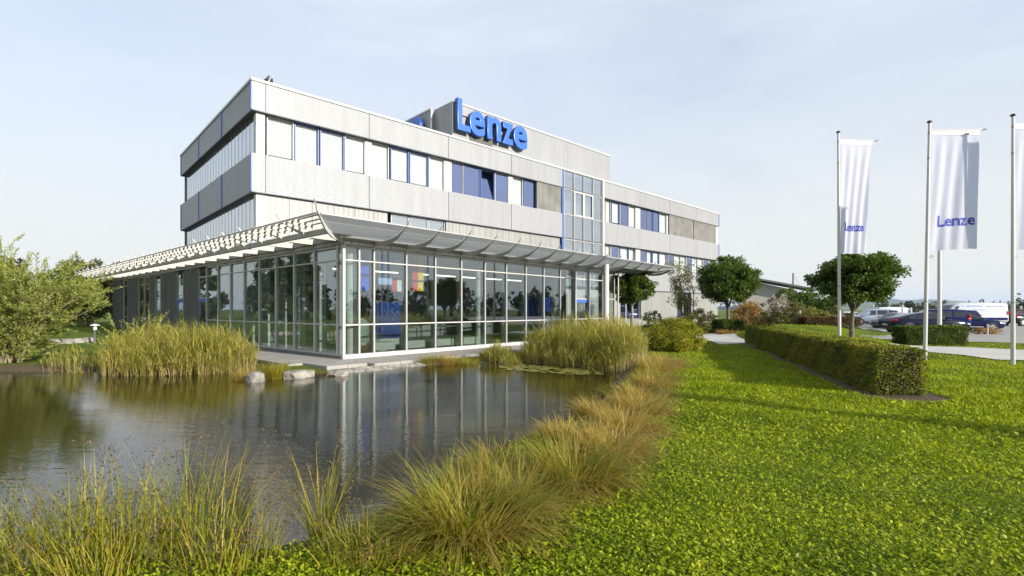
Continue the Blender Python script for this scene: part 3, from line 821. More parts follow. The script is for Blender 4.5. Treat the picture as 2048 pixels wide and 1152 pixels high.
# head fascia: pale lower strip in short lengths, dark upper strip
for a, b in zip(XM[:-1], XM[1:]):
    h = (a + b) / 2
    for p, q in ((a, h), (h, b)): bx('fascia_panel', M['alu'], hall, p + .012, q - .012, -.045, .02, 3.955, 4.09)
    bx('fascia_board', M['fascia'], hall, a + .008, b - .008, -.09, .02, 4.10, 4.298)
yy = list(YM) + [Y1] + list(np.linspace(Y1, HY, 14)[1:])
for a, b in zip(yy[:-1], yy[1:]):
    h = (a + b) / 2
    for p, q in ((a, h), (h, b)): bx('fascia_panel', M['steel'], hall, -.045, .02, max(p, .022) + .012, q - .012, 3.955, 4.09)
    bx('fascia_board', M['fascia'], hall, -.09, .02, max(a, .022) + .008, b - .008, 4.10, 4.298)

# ---- sun canopy
def sheetmat():
    m, nt, out = mat_new('perforated_sheet'); L = nt.links.new
    d = nd(nt, 'ShaderNodeBsdfPrincipled', Roughness=0.5); d.inputs['Base Color'].default_value = (0.66, 0.655, 0.64, 1)
    tr = nd(nt, 'ShaderNodeBsdfTranslucent'); tr.inputs[0].default_value = (0.78, 0.77, 0.74, 1)
    tp = nd(nt, 'ShaderNodeBsdfTransparent')
    a = nd(nt, 'ShaderNodeMixShader'); a.inputs[0].default_value = 0.6; L(d.outputs[0], a.inputs[1]); L(tr.outputs[0], a.inputs[2])
    b = nd(nt, 'ShaderNodeMixShader'); b.inputs[0].default_value = 0.14; L(a.outputs[0], b.inputs[1]); L(tp.outputs[0], b.inputs[2])
    L(b.outputs[0], out.inputs[0]); return m
M['sheet'] = sheetmat()
canopy = empty('sun_canopy', (0, 0, 0)); canopy.parent = hall
PROF_L = [(0.09, 4.30), (0.5, 4.27), (0.95, 4.30), (1.4, 4.38), (1.75, 4.47), (1.97, 4.56)]
PROF = [(0.09, 4.20), (0.5, 4.14), (0.95, 4.15), (1.4, 4.24), (1.75, 4.40), (1.97, 4.55)]
UND_L = [(1.97, 4.53), (1.5, 4.24), (1.0, 4.12), (0.5, 4.10), (0.09, 4.10)]
UND = [(1.97, 4.52), (1.5, 4.14), (1.0, 4.00), (0.5, 3.99), (0.09, 4.02)]
def zprof(d, P=PROF): return float(np.interp(d, [p[0] for p in P], [p[1] for p in P]))
def bracket(pos, side, tip=0.0, t=.03):
    A, U = (PROF, UND) if side == 0 else (PROF_L, UND_L)
    pts = A[:-1] + [(1.98, 4.57), (2.16, 4.72 + tip), (2.04, 4.54)] + U[1:]
    m = MB()
    if side == 0: m.prism([(pos - t / 2, -d, z) for d, z in pts], (t, 0, 0))
    else: m.prism([(-d, pos - t / 2, z) for d, z in pts], (0, t, 0))
    return m.build('bracket', M['alu'] if side == 0 else M['cream'], canopy, fix=True)
XB = XM[2:] + [18.6, 20.05, 21.5, 22.95]
for x in XB: bracket(x, 0)
YB = [y for y in YM[1:]] + list(np.arange(YM[-1] + 1.62, HY + 2.5, 1.62))
for y in YB: bracket(y, 1, .03)
# hip bracket on the corner diagonal
h = MB(); pts = PROF[:-1] + [(1.98, 4.57), (2.22, 4.86), (2.04, 4.54)] + UND[1:]
h.prism([(-d - .015, -d + .015, z) for d, z in pts], (.03, -.03, 0)); h.build('hip_bracket', M['white'], canopy, fix=True)
# perforated sheets on the lit side, laid between brackets in five strips
ND = 6
for i in range(len(XB)):
    a = XB[i - 1] + .014 if i else None; b = XB[i] - .014
    for k in range(ND):
        d0, d1 = .12 + k * .305, .12 + (k + 1) * .305 - .012
        z0, z1 = zprof(d0) + .014, zprof(d1) + .014
        a0, a1 = (a, a) if i else (-d0 + .03, -d1 + .03)
        m = MB(); m.prism([(a0, -d0, z0), (a1, -d1, z1), (b, -d1, z1), (b, -d0, z0)], (0, 0, .006)); m.build('canopy_sheet', M['sheet'], canopy, fix=True)
bx('edge_tube', M['alu'], canopy, -1.9, 22.97, -2.03, -1.985, 4.50, 4.545)
# shaded side: beam, soffit strips between wall and beam, open louvre blades outside it
bx('canopy_beam', M['cream'], canopy, -1.25, -1.13, -1.1, HY + 2.0, 4.10, 4.27)
bx('edge_tube', M['cream'], canopy, -2.03, -1.985, -1.9, HY + 2.2, 4.50, 4.545)
for i in range(len(YB)):
    a = YB[i - 1] if i else -.9; b = YB[i]
    m = MB(); mid = a + (b - a) * .32
    m.prism([(-.12, a + .02, 4.20), (-1.12, a + .02, 4.18), (-1.12, mid + .34, 4.24), (-.12, mid + .34, 4.26)], (0, 0, .012)); m.build('soffit_strip', M['white'], canopy, fix=True)
    for k in range(3):
        d = 1.36 + k * .22
        z = zprof(d, PROF_L)
        a0 = a + .014 if i else -d + .05
        m = MB(); m.prism([(-d, a0, z + .02), (-d - .07, a0, z + .03), (-d - .07, b - .014, z + .03), (-d, b - .014, z + .02)], (0, 0, .014)); m.build('louvre_blade', M['cream'], canopy, fix=True)
    if b - a > .8:
        for t in (1 / 3, 2 / 3): MB().prism([(-1.26, a + (b - a) * t - .01, 4.28), (-1.26, a + (b - a) * t - .01, 4.40), (-1.97, a + (b - a) * t - .01, 4.60), (-1.97, a + (b - a) * t - .01, 4.45)], (0, .02, 0)).build('cross_bar', M['cream'], canopy, fix=True)
# deep entrance roof past the end of the hall
er = MB(); er.prism([(HX + .04, -1.2, 4.16), (21.4, -1.5, 4.16), (23.2, -1.95, 4.40), (21.6, 2.5, 4.16), (20.6, 7.2, 4.16), (HX + .04, 7.6, 4.16)], (0, 0, .13)); er.build('entrance_roof', M['fascia'], canopy, fix=True)
c = MB(); cx, cyy = s_hall(1212, -1.2), -1.2
c.cyl((cx, cyy, -.3), (cx, cyy, 4.72), .165, n=24); c.build('round_column', M['white'], canopy)
c = MB(); c.cyl((19.1, .0, -.3), (19.1, .0, 4.15), .045, n=10); c.build('slim_post', M['white'], canopy)
f = MB()
for x in (HX + .1, HX + .98, 19.0):
    f.box(x - .04, x + .04, .2, .28, -.1, 4.1)
f.box(HX + .14, 19.0, .2, .28, 2.3, 2.38)
fo = f.build('entrance_screen', M['alu'], hall)
for a, b in ((HX + .14, HX + .94), (HX + 1.02, 18.96)):
    for z0, z1 in ((-.05, 2.3), (2.38, 4.1)): MB().box(a, b, .235, .245, z0, z1).build('pane', M['hallglass'], fo)

# ---- inside the showroom
M['navyboard'] = pmat('navy_board', (.010, .045, .26), .5)
for u, y in ((700, .42), (957, .95), (1108, .95)):
    c = MB(); x = s_hall(u, y); c.cyl((x, y, .02), (x, y, 4.1), .15, n=20); c.build('interior_column', M['render'], hall)
ORD = ['first', 'second', 'third', 'fourth', 'fifth', 'sixth', 'last']
lm, nt, out = mat_new('lit_tube'); e = nd(nt, 'ShaderNodeEmission', Strength=2.2); e.inputs[0].default_value = (1, 0.97, 0.86, 1); nt.links.new(e.outputs[0], out.inputs[0]); M['tube'] = lm
for i in range(7):
    x = .55 + i * 1.62
    l = empty('strip_light', hloc(x, 1.7, 3.22), HR, f'lit strip light under the showroom ceiling, {ORD[i]} of the row counted from the glass corner', 'lamp', 'strip lights in the showroom')
    bx('tube', M['tube'], l, 0, 1.35, -.03, .03, 0, .05)
    bx('housing', M['white'], l, -.02, 1.37, -.05, .05, .051, .09)
    for q in (.25, 1.1): MB().cyl((q, 0, .09), (q, 0, .88), .006, n=5).build('hanger', M['steel'], l)
def banner(x, y, z0, z1, w, stripes, label, name='hanging_banner'):
    e = empty(name, hloc(x, y, z0), HR, label, 'banner', 'banners hanging in the showroom')
    sw = w / len(stripes)
    for i, c in enumerate(stripes):
        m = MB(); n = 8
        for k in range(n):
            za, zb = (z1 - z0) * k / n, (z1 - z0) * (k + 1) / n
            f = lambda q: .03 * math.sin(q * 2.1 + i)
            m.add([(i * sw, f(za), za), ((i + 1) * sw - .002, f(za + .4), za), ((i + 1) * sw - .002, f(zb + .4), zb), (i * sw, f(zb), zb)], [(0, 1, 2, 3)], True)
        m.build('cloth', flag_mat(c), e)
    MB().cyl((-.03, 0, z1 - z0), (w + .03, 0, z1 - z0), .014, n=6).build('top_rod', M['steel'], e)
_fm = {}
def flag_mat(c):
    if c not in _fm: _fm[c] = pmat('banner_cloth', c, 0.8, 0, .06)
    return _fm[c]
banner(s_hall(722, 1.2), 1.2, 2.45, 3.95, .5, [(.04, .12, .75)], 'plain deep blue banner hanging nearest the glass corner')
banner(s_hall(757, 2.2), 2.2, 2.75, 3.95, 1.5, [(.42, .50, .80)] * 3, 'wide pale blue banner hanging left of the striped one')
banner(s_hall(785, 1.4), 1.4, 2.45, 3.0, .75, [(.7, .04, .07), (.8, .8, .85), (.7, .04, .07)], 'small red and white banner below the pale blue one')
banner(s_hall(815, 1.5), 1.5, 2.5, 3.95, .85, [(.02, .02, .02), (.75, .05, .02), (.9, .62, .02)], 'black red and yellow striped flag hanging behind the glass')
e = empty('display_cabinet', hloc(s_hall(753, 1.6), 1.6, .02), HR, 'tall blue display cabinet standing behind the glass', 'cabinet')
bx('carcass', M['navyboard'], e, 0, 1.2, 0, .6, .5, 1.98); bx('base', M['white'], e, .05, 1.15, .05, .55, 0, .48)
for q in (.4, .8): bx('door_line', M['signside'], e, q - .01, q + .01, -.006, .002, .52, 1.95)
for i, u in enumerate((749, 815, 874, 927)):
    w = .95; l = empty('low_bench', hloc(s_hall(u, .55), .55, .02), HR, ('white low bench behind the glass, first from the hall corner', 'white low bench behind the glass, second from the hall corner', 'white low bench behind the glass, third from the hall corner', 'white low bench behind the glass, fourth from the hall corner')[i], 'bench', 'low benches along the glass')
    bx('seat', M['white'], l, 0, w, 0, .5, .12, .42)
    for q in (.04, w - .1): bx('leg', M['steel'], l, q, q + .06, .05, .45, 0, .118)
e = empty('armchair', hloc(s_hall(716, 1.1), 1.1, .02), HR, 'grey green tub chair with a rounded back near the glass corner', 'chair')
g = pmat('tub_chair', (.30, .36, .33), .7)
m = MB()
for i in range(9):
    t0, t1 = math.pi * i / 9, math.pi * (i + 1) / 9
    h0, h1 = .75 + .6 * math.sin(t0), .75 + .6 * math.sin(t1)
    m.add([(.45 - .45 * math.cos(t0), .1 + .5 * math.sin(t0), .3), (.45 - .45 * math.cos(t1), .1 + .5 * math.sin(t1), .3), (.45 - .45 * math.cos(t1), .1 + .5 * math.sin(t1), h1), (.45 - .45 * math.cos(t0), .1 + .5 * math.sin(t0), h0)], [(0, 1, 2, 3)], True)
m.build('backrest', g, e); bx('seat', g, e, .08, .82, 0, .5, .3, .45)
for q in ((.12, .05), (.74, .05), (.12, .42), (.74, .42)): bx('leg', M['steel'], e, q[0], q[0] + .04, q[1], q[1] + .04, 0, .3)
e = empty('exhibition_wall', hloc(s_hall(1052, 2.4), 2.4, .02), HR, 'dark blue exhibition wall with a white star splash far inside the showroom', 'display wall')
bx('board', M['navyboard'], e, 0, 2.6, 0, .1, .1, 2.4)
st = MB(); pts = []
for i in range(14):
    r = (.32 if i % 2 == 0 else .12) * (1 + .35 * math.sin(i * 2.3)); pts.append((1.5 + r * 1.3 * math.cos(i * math.pi / 7), -.012, 1.45 + r * math.sin(i * math.pi / 7)))
st.prism(pts[::-1], (0, .01, 0)); st.build('star_print', M['white'], e, fix=True)
for q in (.2, 2.3): bx('foot', M['steel'], e, q, q + .08, -.2, .3, 0, .098)
for i in range(3):
    e = empty('office_desk', hloc(2.4 + i * 3.6, 5.0 + .3 * i, .02), HR + .2 * i, ('desk deep inside the showroom behind the blue cabinet', 'desk deep inside the showroom behind the middle column', 'desk deep inside the showroom by the exhibition wall')[i], 'desk', 'desks in the showroom')
    bx('tabletop', M['alu'], e, 0, 1.8, 0, .8, .70, .73)
    for q in ((.05, .05), (1.7, .05), (.05, .7), (1.7, .7)): bx('leg', M['steel'], e, q[0], q[0] + .05, q[1], q[1] + .05, 0, .699)

# ---- terrace slabs round the hall, laid one by one, and its stone edge
T = empty('terrace', (*H0, 0), HR, None, None, None, 'structure')
def slabgrid(x0, x1, y0, y1, nx, ny, keep=lambda x, y: True):
    w, h = (x1 - x0) / nx, (y1 - y0) / ny
    for i in range(nx):
        for j in range(ny):
            if not keep(x0 + (i + .5) * w, y0 + (j + .5) * h): continue
            dz = rng.uniform(-.004, .004)
            bx('slab', M['terrace'], T, x0 + i * w + .006, x0 + (i + 1) * w - .006, y0 + j * h + .006, y0 + (j + 1) * h - .006, -.22, -.03 + dz)
slabgrid(-.08, 17.0, -2.0, -.08, 17, 2)
slabgrid(-2.0, -.08, -.08, 13.0, 2, 13)
slabgrid(-1.5, -.08, -1.6, -.08, 2, 2)
# ------------------------------------------------------------------ plants
LG = {}
LG['clipped'] = leafmat('round_tree_leaves', [(0.0, (.032, .058, .008)), (.45, (.07, .115, .013)), (.8, (.125, .175, .020)), (1, (.18, .22, .03))], .35, .45)
LG['willow'] = leafmat('willow_leaves', [(0.0, (.14, .18, .03)), (.5, (.30, .34, .075)), (.85, (.44, .46, .14)), (1, (.52, .46, .13))], .4, .5)
LG['reed'] = leafmat('reed_leaves', [(0.0, (.17, .19, .025)), (.4, (.30, .30, .05)), (.75, (.46, .39, .08)), (1, (.55, .42, .15))], .4, .55)
LG['reedstem'] = leafmat('reed_stems', [(0.0, (.22, .19, .08)), (.5, (.38, .30, .13)), (1, (.45, .36, .18))], .2, .6)
LG['sedge'] = leafmat('sedge_blades', [(0.0, (.12, .17, .012)), (.35, (.23, .24, .022)), (.65, (.34, .26, .045)), (1, (.34, .19, .07))], .35, .5)
LG['goldgrass'] = leafmat('golden_grass', [(0.0, (.22, .20, .03)), (.4, (.38, .27, .06)), (.75, (.43, .32, .09)), (1, (.36, .24, .08))], .35, .5)
LG['rush'] = leafmat('rush_stems', [(0.0, (.10, .15, .02)), (.5, (.26, .26, .03)), (.8, (.42, .34, .04)), (1, (.42, .25, .06))], .35, .5)
LG['seed'] = leafmat('seed_heads', [(0.0, (.04, .026, .012)), (.6, (.12, .075, .03)), (1, (.22, .15, .06))], .1, .7)
LG['clover'] = leafmat('lawn_leaves', [(0.0, (.075, .12, .005)), (.35, (.185, .25, .008)), (.7, (.32, .375, .013)), (1, (.44, .46, .035))], .35, .5, .2)
LG['hedge'] = leafmat('hedge_leaves', [(0.0, (.06, .085, .008)), (.45, (.15, .18, .014)), (.8, (.27, .26, .022)), (1, (.34, .23, .035))], .25, .5)
LG['dome'] = leafmat('dome_shrub_leaves', [(0.0, (.10, .12, .008)), (.45, (.23, .24, .014)), (.8, (.36, .33, .022)), (1, (.42, .29, .04))], .3, .5)
LG['olive'] = leafmat('olive_shrub_leaves', [(0.0, (.04, .05, .01)), (.5, (.10, .10, .02)), (1, (.17, .14, .03))], .25, .5)
LG['brown'] = leafmat('brown_shrub_leaves', [(0.0, (.05, .03, .012)), (.5, (.12, .07, .025)), (1, (.18, .12, .04))], .2, .6)
LG['gold'] = leafmat('autumn_leaves', [(0.0, (.18, .12, .03)), (.5, (.36, .22, .07)), (1, (.42, .30, .12))], .35, .5)
LG['birch'] = leafmat('birch_leaves', [(0.0, (.08, .11, .025)), (.5, (.19, .20, .06)), (1, (.33, .24, .07))], .4, .5)
LG['forest'] = leafmat('forest_leaves', [(0.0, (.018, .03, .012)), (.5, (.04, .058, .02)), (1, (.08, .095, .03))], .15, .6)
LG['lily'] = leafmat('lily_pads', [(0.0, (.12, .15, .03)), (.5, (.24, .25, .05)), (1, (.36, .30, .09))], .1, .35, .5)
LG['pale'] = leafmat('pale_feather_grass', [(0.0, (.25, .22, .17)), (.6, (.38, .34, .27)), (1, (.46, .42, .34))], .3, .6)

def crown_cloud(c, rad, n, L, W, clumps=70, rough=.22, inner=.35, flat=0.0, seed=0, droop=.2):
    """leaves gathered in clumps through an uneven ellipsoid"""
    r = np.random.default_rng(seed + 11)
    rad = np.array(rad, float)
    d = unit(r.normal(size=(clumps, 3)))
    rr = np.where(r.random(clumps) < inner, r.uniform(.25, .75, clumps), r.uniform(.78, 1.0 + rough, clumps))
    cc = d * rr[:, None]
    cs = r.uniform(.14, .30, clumps)
    k = r.integers(0, clumps, n)
    p = cc[k] + unit(r.normal(size=(n, 3))) * (cs[k] * r.random(n) ** .45)[:, None]
    out = unit(p * np.array([1, 1, 1])) 
    D = unit(out + r.normal(size=(n, 3)) * .75 - np.array([0, 0, droop]))
    N = unit(out * .6 + np.array([0, 0, .6]) + r.normal(size=(n, 3)) * .6)
    P = p * rad + np.array(c)
    sz = r.uniform(.7, 1.3, n)
    return leaf_quads(P, D, N, L * sz, W * sz)

def leafmesh(name, vf, mat, parent=None): return link(name, np_mesh(name, vf[0], vf[1], mat), None, parent)

def tree(name, x, y, z, trunk_h, rt, crown_c, rad, n, L, W, mat, label, group=None, seed=0, clumps=80, rough=.2, limbs=7, cat='tree', inner=.35, lean=(0, 0)):
    e = empty(name, (x, y, z), 0, label, cat, group)
    r = random.Random(seed)
    t = MB(); pts = [(0, 0, -.15), (r.uniform(-.02, .02) + lean[0] * .3, lean[1] * .3, trunk_h * .45), (lean[0], lean[1], trunk_h)]
    t.chain(pts, [rt * 1.25, rt, rt * .85], 10)
    for i in range(limbs):
        a = 2 * math.pi * i / limbs + r.uniform(-.3, .3); el = r.uniform(.2, .9)
        q = Vector((crown_c[0] + rad[0] * .75 * math.cos(a) * math.cos(el), crown_c[1] + rad[1] * .75 * math.sin(a) * math.cos(el), crown_c[2] - rad[2] * .3 + rad[2] * .9 * math.sin(el)))
        b = Vector(pts[-1]) - Vector((0, 0, .1)); mid = b.lerp(q, .5) + Vector((0, 0, .12))
        t.chain([b, mid, q], [rt * .5, rt * .3, rt * .08], 6)
    t.build('trunk', M['trunk'], e)
    leafmesh('crown', crown_cloud(crown_c, rad, n, L, W, clumps, rough, inner, seed=seed), LG[mat], e)
    return e

G = 'clipped round headed trees'
tree('round_tree', 7.95, 33.5, hz(7.95, 33.5), 1.9, .085, (0, 0, 3.15), (1.38, 1.38, .92), 18000, .12, .042, 'clipped', 'round headed tree on a thin trunk standing just past the entrance canopy', G, 3, 150, .08, inner=.5)
tree('round_tree', 15.0, 35.0, hz(15, 35), 1.8, .12, (0, 0, 3.72), (1.78, 1.78, 1.42), 46000, .12, .044, 'clipped', 'largest round headed tree, its trunk rising from a small square box hedge', G, 5, 240, .05, inner=.5)
tree('round_tree', 14.15, 21.0, hz(14.15, 21), 1.15, .085, (.15, 0, 2.50), (1.42, 1.38, .94), 40000, .10, .037, 'clipped', 'wide round headed tree with ragged twigs right of the first flagpole', G, 8, 200, .13, lean=(.05, 0), inner=.5)
tree('round_tree', 28.3, 46.0, hz(28.3, 46), 1.2, .1, (0, 0, 2.1), (1.6, 1.6, 1.15), 4000, .2, .07, 'clipped', 'small round tree half hidden behind the wide ragged headed one', G, 9, 70)
tree('garden_tree', 33.6, 60.0, .3, 1.3, .1, (0, 0, 2.3), (2.0, 2.0, 1.5), 4500, .24, .08, 'clipped', 'low bushy green tree in front of the small pitched roof building', None, 12, 70)

# thin birch with several stems
e = empty('birch_tree', (12.9, 38, hz(12.9, 38)), 0, 'slender multi stemmed tree with sparse light leaves beside the largest round tree', 'tree')
t = MB(); r = random.Random(4); tips = []
for i in range(4):
    a = r.uniform(-.9, .9); dx = (-.15 + .5 * i)
    p = [(dx * .4, 0, -.1), (dx * .6, r.uniform(-.2, .2), 1.3), (dx * .9 - .3, r.uniform(-.3, .3), 2.9), (dx - .9 + r.uniform(-.5, .4), r.uniform(-.4, .4), 4.9)]
    t.chain(p, [.07, .055, .035, .012], 7)
    for k in range(11):
        q = Vector(p[1]).lerp(Vector(p[3]), r.uniform(.1, 1)); d = Vector((r.uniform(-1, 1), r.uniform(-1, 1), r.uniform(.0, .5))) * 1.0
        t.chain([q, q + d * .6 + Vector((0, 0, .1)), q + d], [.018, .012, .004], 5); tips.append((q, q + d))
t.build('trunk', M['twig'], e)
A = np.array([p[0] for p in tips]); B = np.array([p[1] for p in tips]); k = rng.integers(0, len(tips), 2600)
P = A[k] + (B[k] - A[k]) * rng.random((2600, 1)) ** .7 + rng.normal(size=(2600, 3)) * .16
leafmesh('crown', leaf_quads(P, rng.normal(size=(2600, 3)) - np.array([0, 0, .5]), rng.normal(size=(2600, 3)), rng.uniform(.09, .16, 2600), .04), LG['birch'], e)

# ---- willow shrubs: many arching stems with narrow leaves
def willow(x, y, z, spread, hgt, nst, nleaf, label, seed, lean=(0, 0)):
    r = np.random.default_rng(seed); e = empty('willow_shrub', (x, y, z), 0, label, 'shrub', 'willows on the pond bank')
    t = MB(); segs = []
    for i in range(nst):
        a = r.uniform(0, 2 * math.pi); out = r.uniform(.15, 1.0) ** .8 * spread; h = hgt * r.uniform(.62, 1.0) * (1 - .42 * (out / spread) ** 2)
        p0 = np.array([r.normal() * .25, r.normal() * .2, -.1]); ed = np.array([math.cos(a) * out + lean[0], math.sin(a) * out * .8 + lean[1], h])
        mid = p0 + (ed - p0) * .5 + np.array([0, 0, h * .12]); q1 = p0 + (ed - p0) * .25 + np.array([0, 0, h * .08])
        t.chain([p0, q1, mid, ed], [.04, .03, .02, .006], 5)
        for k in range(16):
            s = r.uniform(.10, 1.0); b = (p0 + (mid - p0) * s * 2) if s < .5 else (mid + (ed - mid) * (s - .5) * 2)
            d = unit(np.array([math.cos(a), math.sin(a), .9]) + r.normal(size=3) * .65) * r.uniform(.5, 1.15)
            segs.append((b, b + d)); 
            if k % 4 == 0: t.chain([b, b + d * .5, b + d], [.009, .006, .003], 4)
    t.build('stem', M['twig'], e)
    A = np.array([s[0] for s in segs]); B = np.array([s[1] for s in segs]); k = r.integers(0, len(segs), nleaf); f = r.random((nleaf, 1))
    P = A[k] + (B[k] - A[k]) * f + r.normal(size=(nleaf, 3)) * .05 * (1.2 - f); D = unit(B[k] - A[k]) + r.normal(size=(nleaf, 3)) * .45
    sz = r.uniform(.75, 1.3, nleaf)
    leafmesh('foliage', leaf_quads(P, D, r.normal(size=(nleaf, 3)) + np.array([0, 0, .5]), .11 * sz, .0135 * sz), LG['willow'], e)
willow(-16.3, 16.3, -.15, 2.3, 4.1, 58, 62000, 'tall feathery willow shrub arching over the pond corner', 21, (.1, 0))
willow(-18.4, 18.2, 0, 2.4, 3.6, 24, 16000, 'second willow shrub behind the tall one at the picture edge', 22)
willow(-13.6, 18.6, -.05, 1.1, 1.3, 10, 4500, 'low willow shrub between the tall willow and the pavilion', 23)

# ---- reed beds (stuff: nobody could count the stems)
def reeds(name, poly, n, h0, h1, seed, label, stem=.006, lw=.008, hfun=None):
    r = np.random.default_rng(seed); poly = np.array(poly); lo, hi = poly.min(0), poly.max(0)
    P = np.zeros((0, 2))
    while len(P) < n:
        q = r.uniform(lo, hi, (n * 2, 2)); q = q[inside(q, poly)]
        q = q[r.random(len(q)) < .35 + .65 * np.clip(np.sin(q[:, 0] * 2.9 + 1) * np.sin(q[:, 1] * 2.3) + .6, 0, 1)]
        P = np.concatenate([P, q])
    P = P[:n]; z = np.maximum(height(P), WATER - .25)
    h = r.uniform(h0, h1, n) * (hfun(P) if hfun else 1)
    dens = edge_dist(P, poly); h = h * (.45 + .55 * np.clip(dens / 1.5, 0, 1) ** .7) * r.uniform(.8, 1.1, n) * (1 + .10 * np.sin(P[:, 0] * 3.1) * np.sin(P[:, 1] * 2.7)); h = np.where(r.random(n) < .04, h * 1.18, h)
    P3 = np.column_stack([P, z]); az = r.uniform(0, 2 * math.pi, n)
    S = blades(P3, az, h, r.uniform(0, .16, n), r.uniform(.05, .5, n), stem, 3)
    vf = [S[:2]]; lv = []
    for k in range(6):
        f = r.uniform(.3, .97, n); a2 = r.uniform(0, 2 * math.pi, n)
        base = P3 + (S[2] - P3) * f[:, None]
        V, F, _ = blades(base, a2, r.uniform(.22, .46, n) * np.clip(h, .5, 1.4), r.uniform(.25, .7, n), r.uniform(.4, 1.7, n), lw * r.uniform(.6, 1.5, n), 2); lv.append((V, F))
    e = empty(name, (0, 0, 0), 0, label, 'reeds', None, 'stuff')
    so = leafmesh('reed_stems', vf[0], LG['reedstem'], e); lo_ = leafmesh('reed_leaves', merge(*lv), LG['reed'], e)
    so['kind'] = 'stuff'; lo_['kind'] = 'stuff'
reeds('reed_bed', [(-12.4, 15.2), (-11.6, 14.2), (-9.4, 14.1), (-8.3, 14.8), (-8.0, 15.9), (-9, 17.2), (-11.8, 17.0), (-12.9, 16)], 2800, 1.3, 1.85, 31, 'yellow green reeds in the water before the shaded side of the pavilion')
reeds('reed_bed', [(.2, 17.9), (.9, 16.9), (2.2, 15.6), (3.3, 14.9), (4.3, 15.8), (4.6, 17.6), (4.2, 19.6), (2.6, 20.2), (.6, 19.4)], 2900, 1.2, 1.82, 32, 'dense tall reeds at the far pond corner before the showroom entrance')
reeds('reed_bed', [(-1.2, 18.1), (-.6, 17.3), (.3, 17.1), (.3, 18.3), (-.6, 18.9)], 420, .5, 1.0, 33, 'short thin reeds on the bank left of the dense tall reeds', .005, .008)
reeds('reed_bed', [(-14.6, 15.4), (-13, 14.6), (-12.2, 15.2), (-12.6, 16.2), (-14, 16.2)], 120, .5, 1.15, 34, 'scattered reeds in the water between the willow and the reed bed')

# ---- sedge and grass clumps, each one a thing
def clump(x, y, label, n, L, mat='sedge', seed=0, lean=(0, 0), rad=.2, w=.0035, th=(.05, .95), bend=(.5, 1.5), group='sedge clumps along the pond edge', name='sedge_clump', cat='grass clump', z=None, seeds=0):
    r = np.random.default_rng(seed + 100)
    zz = hz(x, y) if z is None else z
    e = empty(name, (x, y, zz), 0, label, cat, group)
    a = r.uniform(0, 2 * math.pi, n); q = np.sqrt(r.random(n)) * rad
    P = np.column_stack([np.cos(a) * q, np.sin(a) * q, np.full(n, -.03)])
    az = a + r.normal(0, .55, n)
    hx, hy = np.cos(az) + lean[0], np.sin(az) + lean[1]; az = np.arctan2(hy, hx); k = np.hypot(hx, hy)
    th0 = r.uniform(*th, n) * np.clip(k, .45, 1.3)
    V, F, tip = blades(P, az, L * r.uniform(.55, 1.15, n), np.minimum(th0, 1.25), r.uniform(*bend, n), w * r.uniform(.7, 1.4, n), 4)
    leafmesh('blades', (V, F), LG[mat], e)
    if seeds:
        seeds = min(seeds, n); i = r.choice(n, seeds, replace=False); T = tip[i]; sv = []
        for kx in range(7):
            off = r.normal(size=(seeds, 3)) * np.array([.02, .02, .03]); sv.append(leaf_quads(T + off, r.normal(size=(seeds, 3)) + np.array([0, 0, .4]), r.normal(size=(seeds, 3)), .022, .006))
        leafmesh('seed_heads', merge(*sv), LG['seed'], e)['kind'] = 'stuff'
    return e
CL = [  # x, y, blades, length, mat, lean, radius, label
    (-.32, 3.85, 3600, 1.0, 'sedge', (.2, -.1), .36, 'huge green and straw sedge clump nearest the lens on the pond edge'),
    (-.85, 3.55, 1500, .42, 'sedge', (.1, -.2), .28, 'short sedge clump left of the huge clump at the bottom edge'),
    (.10, 4.45, 2200, .85, 'sedge', (.3, -.1), .30, 'dull green sedge clump directly behind the huge one'),
    (.62, 5.0, 3000, .95, 'sedge', (.4, -.2), .32, 'rust tinged sedge clump combed towards the lawn with a bright green heart'),
    (-.15, 5.35, 1500, .7, 'sedge', (-.1, 0), .3, 'brownish sedge clump leaning over the water'),
    (1.0, 5.85, 2400, .9, 'goldgrass', (.5, -.15), .32, 'golden brown grass clump just behind the rust tinged one'),
    (.55, 6.6, 1500, .75, 'goldgrass', (.1, 0), .3, 'straw clump at the water side of the golden brown one'),
    (1.45, 7.0, 2600, .95, 'goldgrass', (.5, -.1), .34, 'golden drooping grass clump in the middle of the row'),
    (1.25, 8.1, 1800, .85, 'goldgrass', (.1, .05), .34, 'pale golden grass clump where the bank begins to curve'),
    (1.95, 8.3, 2400, .95, 'goldgrass', (.5, -.1), .36, 'broad golden grass clump with a brown shaded hollow'),
    (2.35, 9.6, 2300, .95, 'goldgrass', (.4, -.1), .38, 'yellow grass clump with small leafy weeds beside the dark water'),
    (2.9, 10.9, 2200, .95, 'goldgrass', (.4, -.1), .38, 'tawny grass clump next to the bright strip of lawn'),
    (3.4, 12.2, 2000, .95, 'sedge', (.5, -.2), .38, 'brown tinged sedge clump below the straw clumps'),
    (3.75, 13.6, 2000, 1.15, 'goldgrass', (.35, -.2), .42, 'tall feathery straw clump below the dense reeds'),
    (4.45, 14.9, 1800, 1.15, 'goldgrass', (.4, -.1), .42, 'straw clump between the dense reeds and the domed shrub'),
    (1.95, 10.4, 900, .7, 'sedge', (-.2, .1), .3, 'small olive sedge tuft dipping into the water below the golden clumps'),
]
for i, (x, y, n, L, mt, ln, rd, lb) in enumerate(CL): clump(x + (.0 if i < 5 else .16), y, lb, int(n * .72), L * (.67 if i < 5 else .54), mt, i, ln, rd, th=(.25, 1.4), bend=(.4, 1.9), w=.0050 if i < 6 else .0055)
